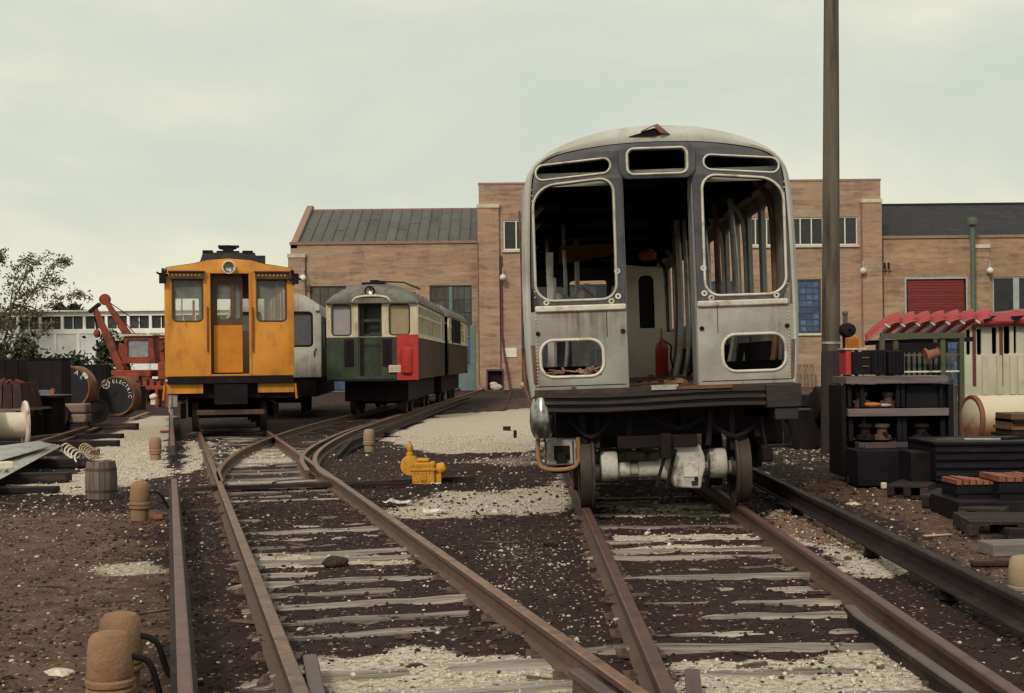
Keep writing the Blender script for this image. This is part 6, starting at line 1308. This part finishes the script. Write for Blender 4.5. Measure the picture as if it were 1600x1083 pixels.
# rusty stack right of the tank, big dark bins
def block(px0, px1, py0, py1, d, dep, m, name, label, cat, gp=None, bevel=.01, parts=None):
    a, c = P(px0, py1, d), P(px1, py0, d); t = thing(name, label, cat, (a.x, d, max(0, a.z)), 0, gp); W, Hh = c.x-a.x, c.z-max(0, a.z); o = MB().box(0, W, 0, dep, 0, Hh).build('body', m, t, bevel=bevel)
    if parts: parts(t, W, Hh, dep)
    return t
def corr(t, W, Hh, dep):
    for i in range(4): MB().box(.0, W, -.03, -.001, Hh*(.12+.22*i), Hh*(.22+.22*i)).build('corrugation', navy, t, bevel=.008)
    MB().box(-.02, W+.02, -.04, dep, Hh+.001, Hh+.03).build('rim', navy, t)
block(1462, 1640, 693, 752, 15.6, 1.1, navy, 'large_bin', 'large blue black bin with horizontal ribs in front of the white tank', 'bin', parts=corr)
block(1340, 1460, 703, 760, 16.6, .6, navy, 'low_bin', 'low plain blue black bin under the storage rack', 'bin')
block(1424, 1462, 706, 775, 15.8, .5, black_m, 'dark_case', 'narrow black case between the two blue black bins', 'case')
def bars(t, W, Hh, dep):
    for i in range(6): MB().box(-.01+W*i/6, W*i/6+W/6-.03, -.02, dep*.9, Hh+.001, Hh+.03+R.uniform(0, .03)).build('rusty_bar', mat('red_rust_bar', (.24, .085, .05), .85, .3, 6), t)
    MB().box(-.02, W+.02, -.02, .02, Hh*.45, Hh*.52).build('seam', soot, t)
block(1496, 1560, 757, 782, 13.4, .5, navy, 'bar_crate', 'dark crate piled with red rusty bars, left one of two', 'crate', 'crates of rusty bars', parts=bars)
block(1562, 1640, 752, 784, 13.2, .6, navy, 'bar_crate', 'dark crate piled with red rusty bars, cut by the photo edge', 'crate', 'crates of rusty bars', parts=bars)
block(1581, 1640, 646, 692, 17.6, .6, mat('rust_stack', (.13, .065, .04), .85, .4, 3), 'scrap_stack', 'rusty brown scrap stack just right of the white tank', 'scrap', parts=lambda t, W, Hh, dep: [MB().box(-.06+.03*i, W, -.06, dep, Hh*(.2+.25*i), Hh*(.2+.25*i)+.04).build('plate', rib_r if i % 2 else soot, t) for i in range(3)] and None)
# low pallets along the dirt
pal = mat('oily_pallet', (.026, .018, .018), .9, .35, 4, (.12, .085, .07), .3, 2, rnd=.3)
def pallet(px, py, W, dep, h, label, rz=.0):
    t = thing('pallet', label, 'pallet', tuple(G(px, py)), rz, 'dark low pallets along the dirt')
    n = 5
    for i in range(n): MB().box(0, W, dep*i/n+.01, dep*(i+1)/n-.01, h-.025, h).build('slat', pal, t)
    for x in (0, W/2-.04, W-.08): MB().box(x, x+.08, .0, dep, .03, h-.026).build('stringer', pal, t)
    MB().box(0, W, .02, dep*.3, 0, .029).build('slat', pal, t)
for (px, py, W, h, lab) in ((1324, 758, .45, .13, 'dark pallet nearest the utility pole, in front of the rack'), (1386, 778, .45, .15, 'dark pallet between the rack and the black case, second from the pole'), (1440, 796, .42, .15, 'third dark pallet from the pole beside the dirt'), (1497, 820, .42, .16, 'fourth dark pallet from the pole, below the rusty bars')):
    pallet(px, py, W, .9, h, lab, rad(-28))
pallet(1515, 842, .9, .8, .15, 'thick dark pallet at the photo edge under the rusty bars', rad(-8)); 
block(1499, 1640, 783, 826, 13.0, .9, black_m, 'black_block', 'black base block under the two crates of rusty bars', 'block')
block(1578, 1640, 826, 850, 11.7, .5, tie_dark, 'timber_block', 'dark timber block at the edge above the grey plank', 'timber')
tag(MB().box(-.035, .035, -.03, .03, 0, .08).build('paper_cup', wht, None, bevel=.015, loc=G(1381, 764)), 'small white cup standing between two dark pallets', 'cup')
# black machinery beside the gutted car and low beams behind it
def mach(t, W, Hh, dep):
    MB().lathe([(.1, 0), (.3, .02), (.3, .5), (.1, .52)], 16, Matrix.Translation((.35, -.1, Hh+.12)) @ Matrix.Rotation(rad(90), 4, 'Y')).build('drum', soot, t); MB().box(W*.55, W*.9, .05, dep*.8, Hh+.001, Hh+.3).build('housing', soot, t, bevel=.02)
    for i in range(4): MB().bar((R.uniform(0, W), -.05, 0), (R.uniform(0, W), -.1, Hh*R.uniform(.5, 1)), .03, .03).build('rod', soot, t)
block(1240, 1312, 640, 706, 24.0, .9, black_m, 'scrap_machine', 'black scrapped machine beside the foot of the utility pole', 'machine', parts=mach)
bm_ = thing('beam_stack', 'low stack of dark steel beams lying behind the gutted car', 'stack', (P(1160, 640, 30).x, 30, 0))
for i in range(3):
    for j in range(3): MB().box(R.uniform(-.1, .1), 1.9, j*.32, j*.32+.28, i*.28, i*.28+.25).build('beam', soot, bm_, bevel=.01)

# loose scrap lying over the racks and bins, each piece on its own
rs2 = random.Random(21)
def scrap_bar(px, py, d, l, ang, w_, m, label, tilt=0):
    p = P(px, py, d); o = MB().box(-l/2, l/2, -w_/2, w_/2, 0, w_*.7).build('scrap_bar', m, None, bevel=.004); o.location = p; o.rotation_euler = (0, tilt, ang); return tag(o, label, 'scrap bar', 'scrap bars on the bins')
ztop = lambda d, py: py
for px, py, l, a, w_, m, lab in ((1490, 691, .5, .3, .05, rust, 'rusty bar lying across the near end of the large black bin'), (1530, 690, .7, -.2, .04, rib_m, 'pale bar lying on top of the large black bin'), (1590, 690, .5, .5, .07, soot, 'dark thick bar at the far end of the large black bin'), (1375, 702, .4, .1, .05, rust, 'rusty bar lying on the low bin under the rack'), (1445, 705, .35, -.4, .06, soot, 'sooty bar lying where the low bin meets the black case')):
    d = 16.0 if px > 1470 else 16.9
    scrap_bar(px, py-1.5, d, l, a, w_, m, lab)
for k, (px, lab) in enumerate(((1352, 'left dark casting in the lower rack bay'), (1378, 'middle dark casting in the lower rack bay'), (1440, 'dark casting in the lower rack bay beyond the divider'))):
    p = P(px, 689, 17.5); t = thing('machine_casting', lab, 'casting', tuple(p), rs2.uniform(-.5, .5), 'castings in the rack')
    MB().lathe([(.05, 0), (.12, .02), (.12, .07), (.07, .09), (.07, .17), (.10, .18), (.10, .22), (.03, .23)], 12).build('body', rust if k == 1 else soot, t); MB().box(-.02, .02, -.14, .14, .06, .12).build('lug', soot, t)
for k, (px, lab) in enumerate(((1345, 'left rusty coupling standing in the upper rack bay'), (1388, 'right rusty coupling standing in the upper rack bay'))):
    p = P(px, 636.5, 17.62); t = thing('pipe_coupling', lab, 'coupling', tuple(p), 0, 'couplings in the rack'); MB().lathe([(.06, 0), (.085, .0), (.085, .05), (.065, .06), (.065, .14), (.085, .15), (.085, .2), (.05, .2)], 14).build('body', rust, t); MB().box(-.11, .11, -.02, .02, .06, .09).build('lug', rust, t)
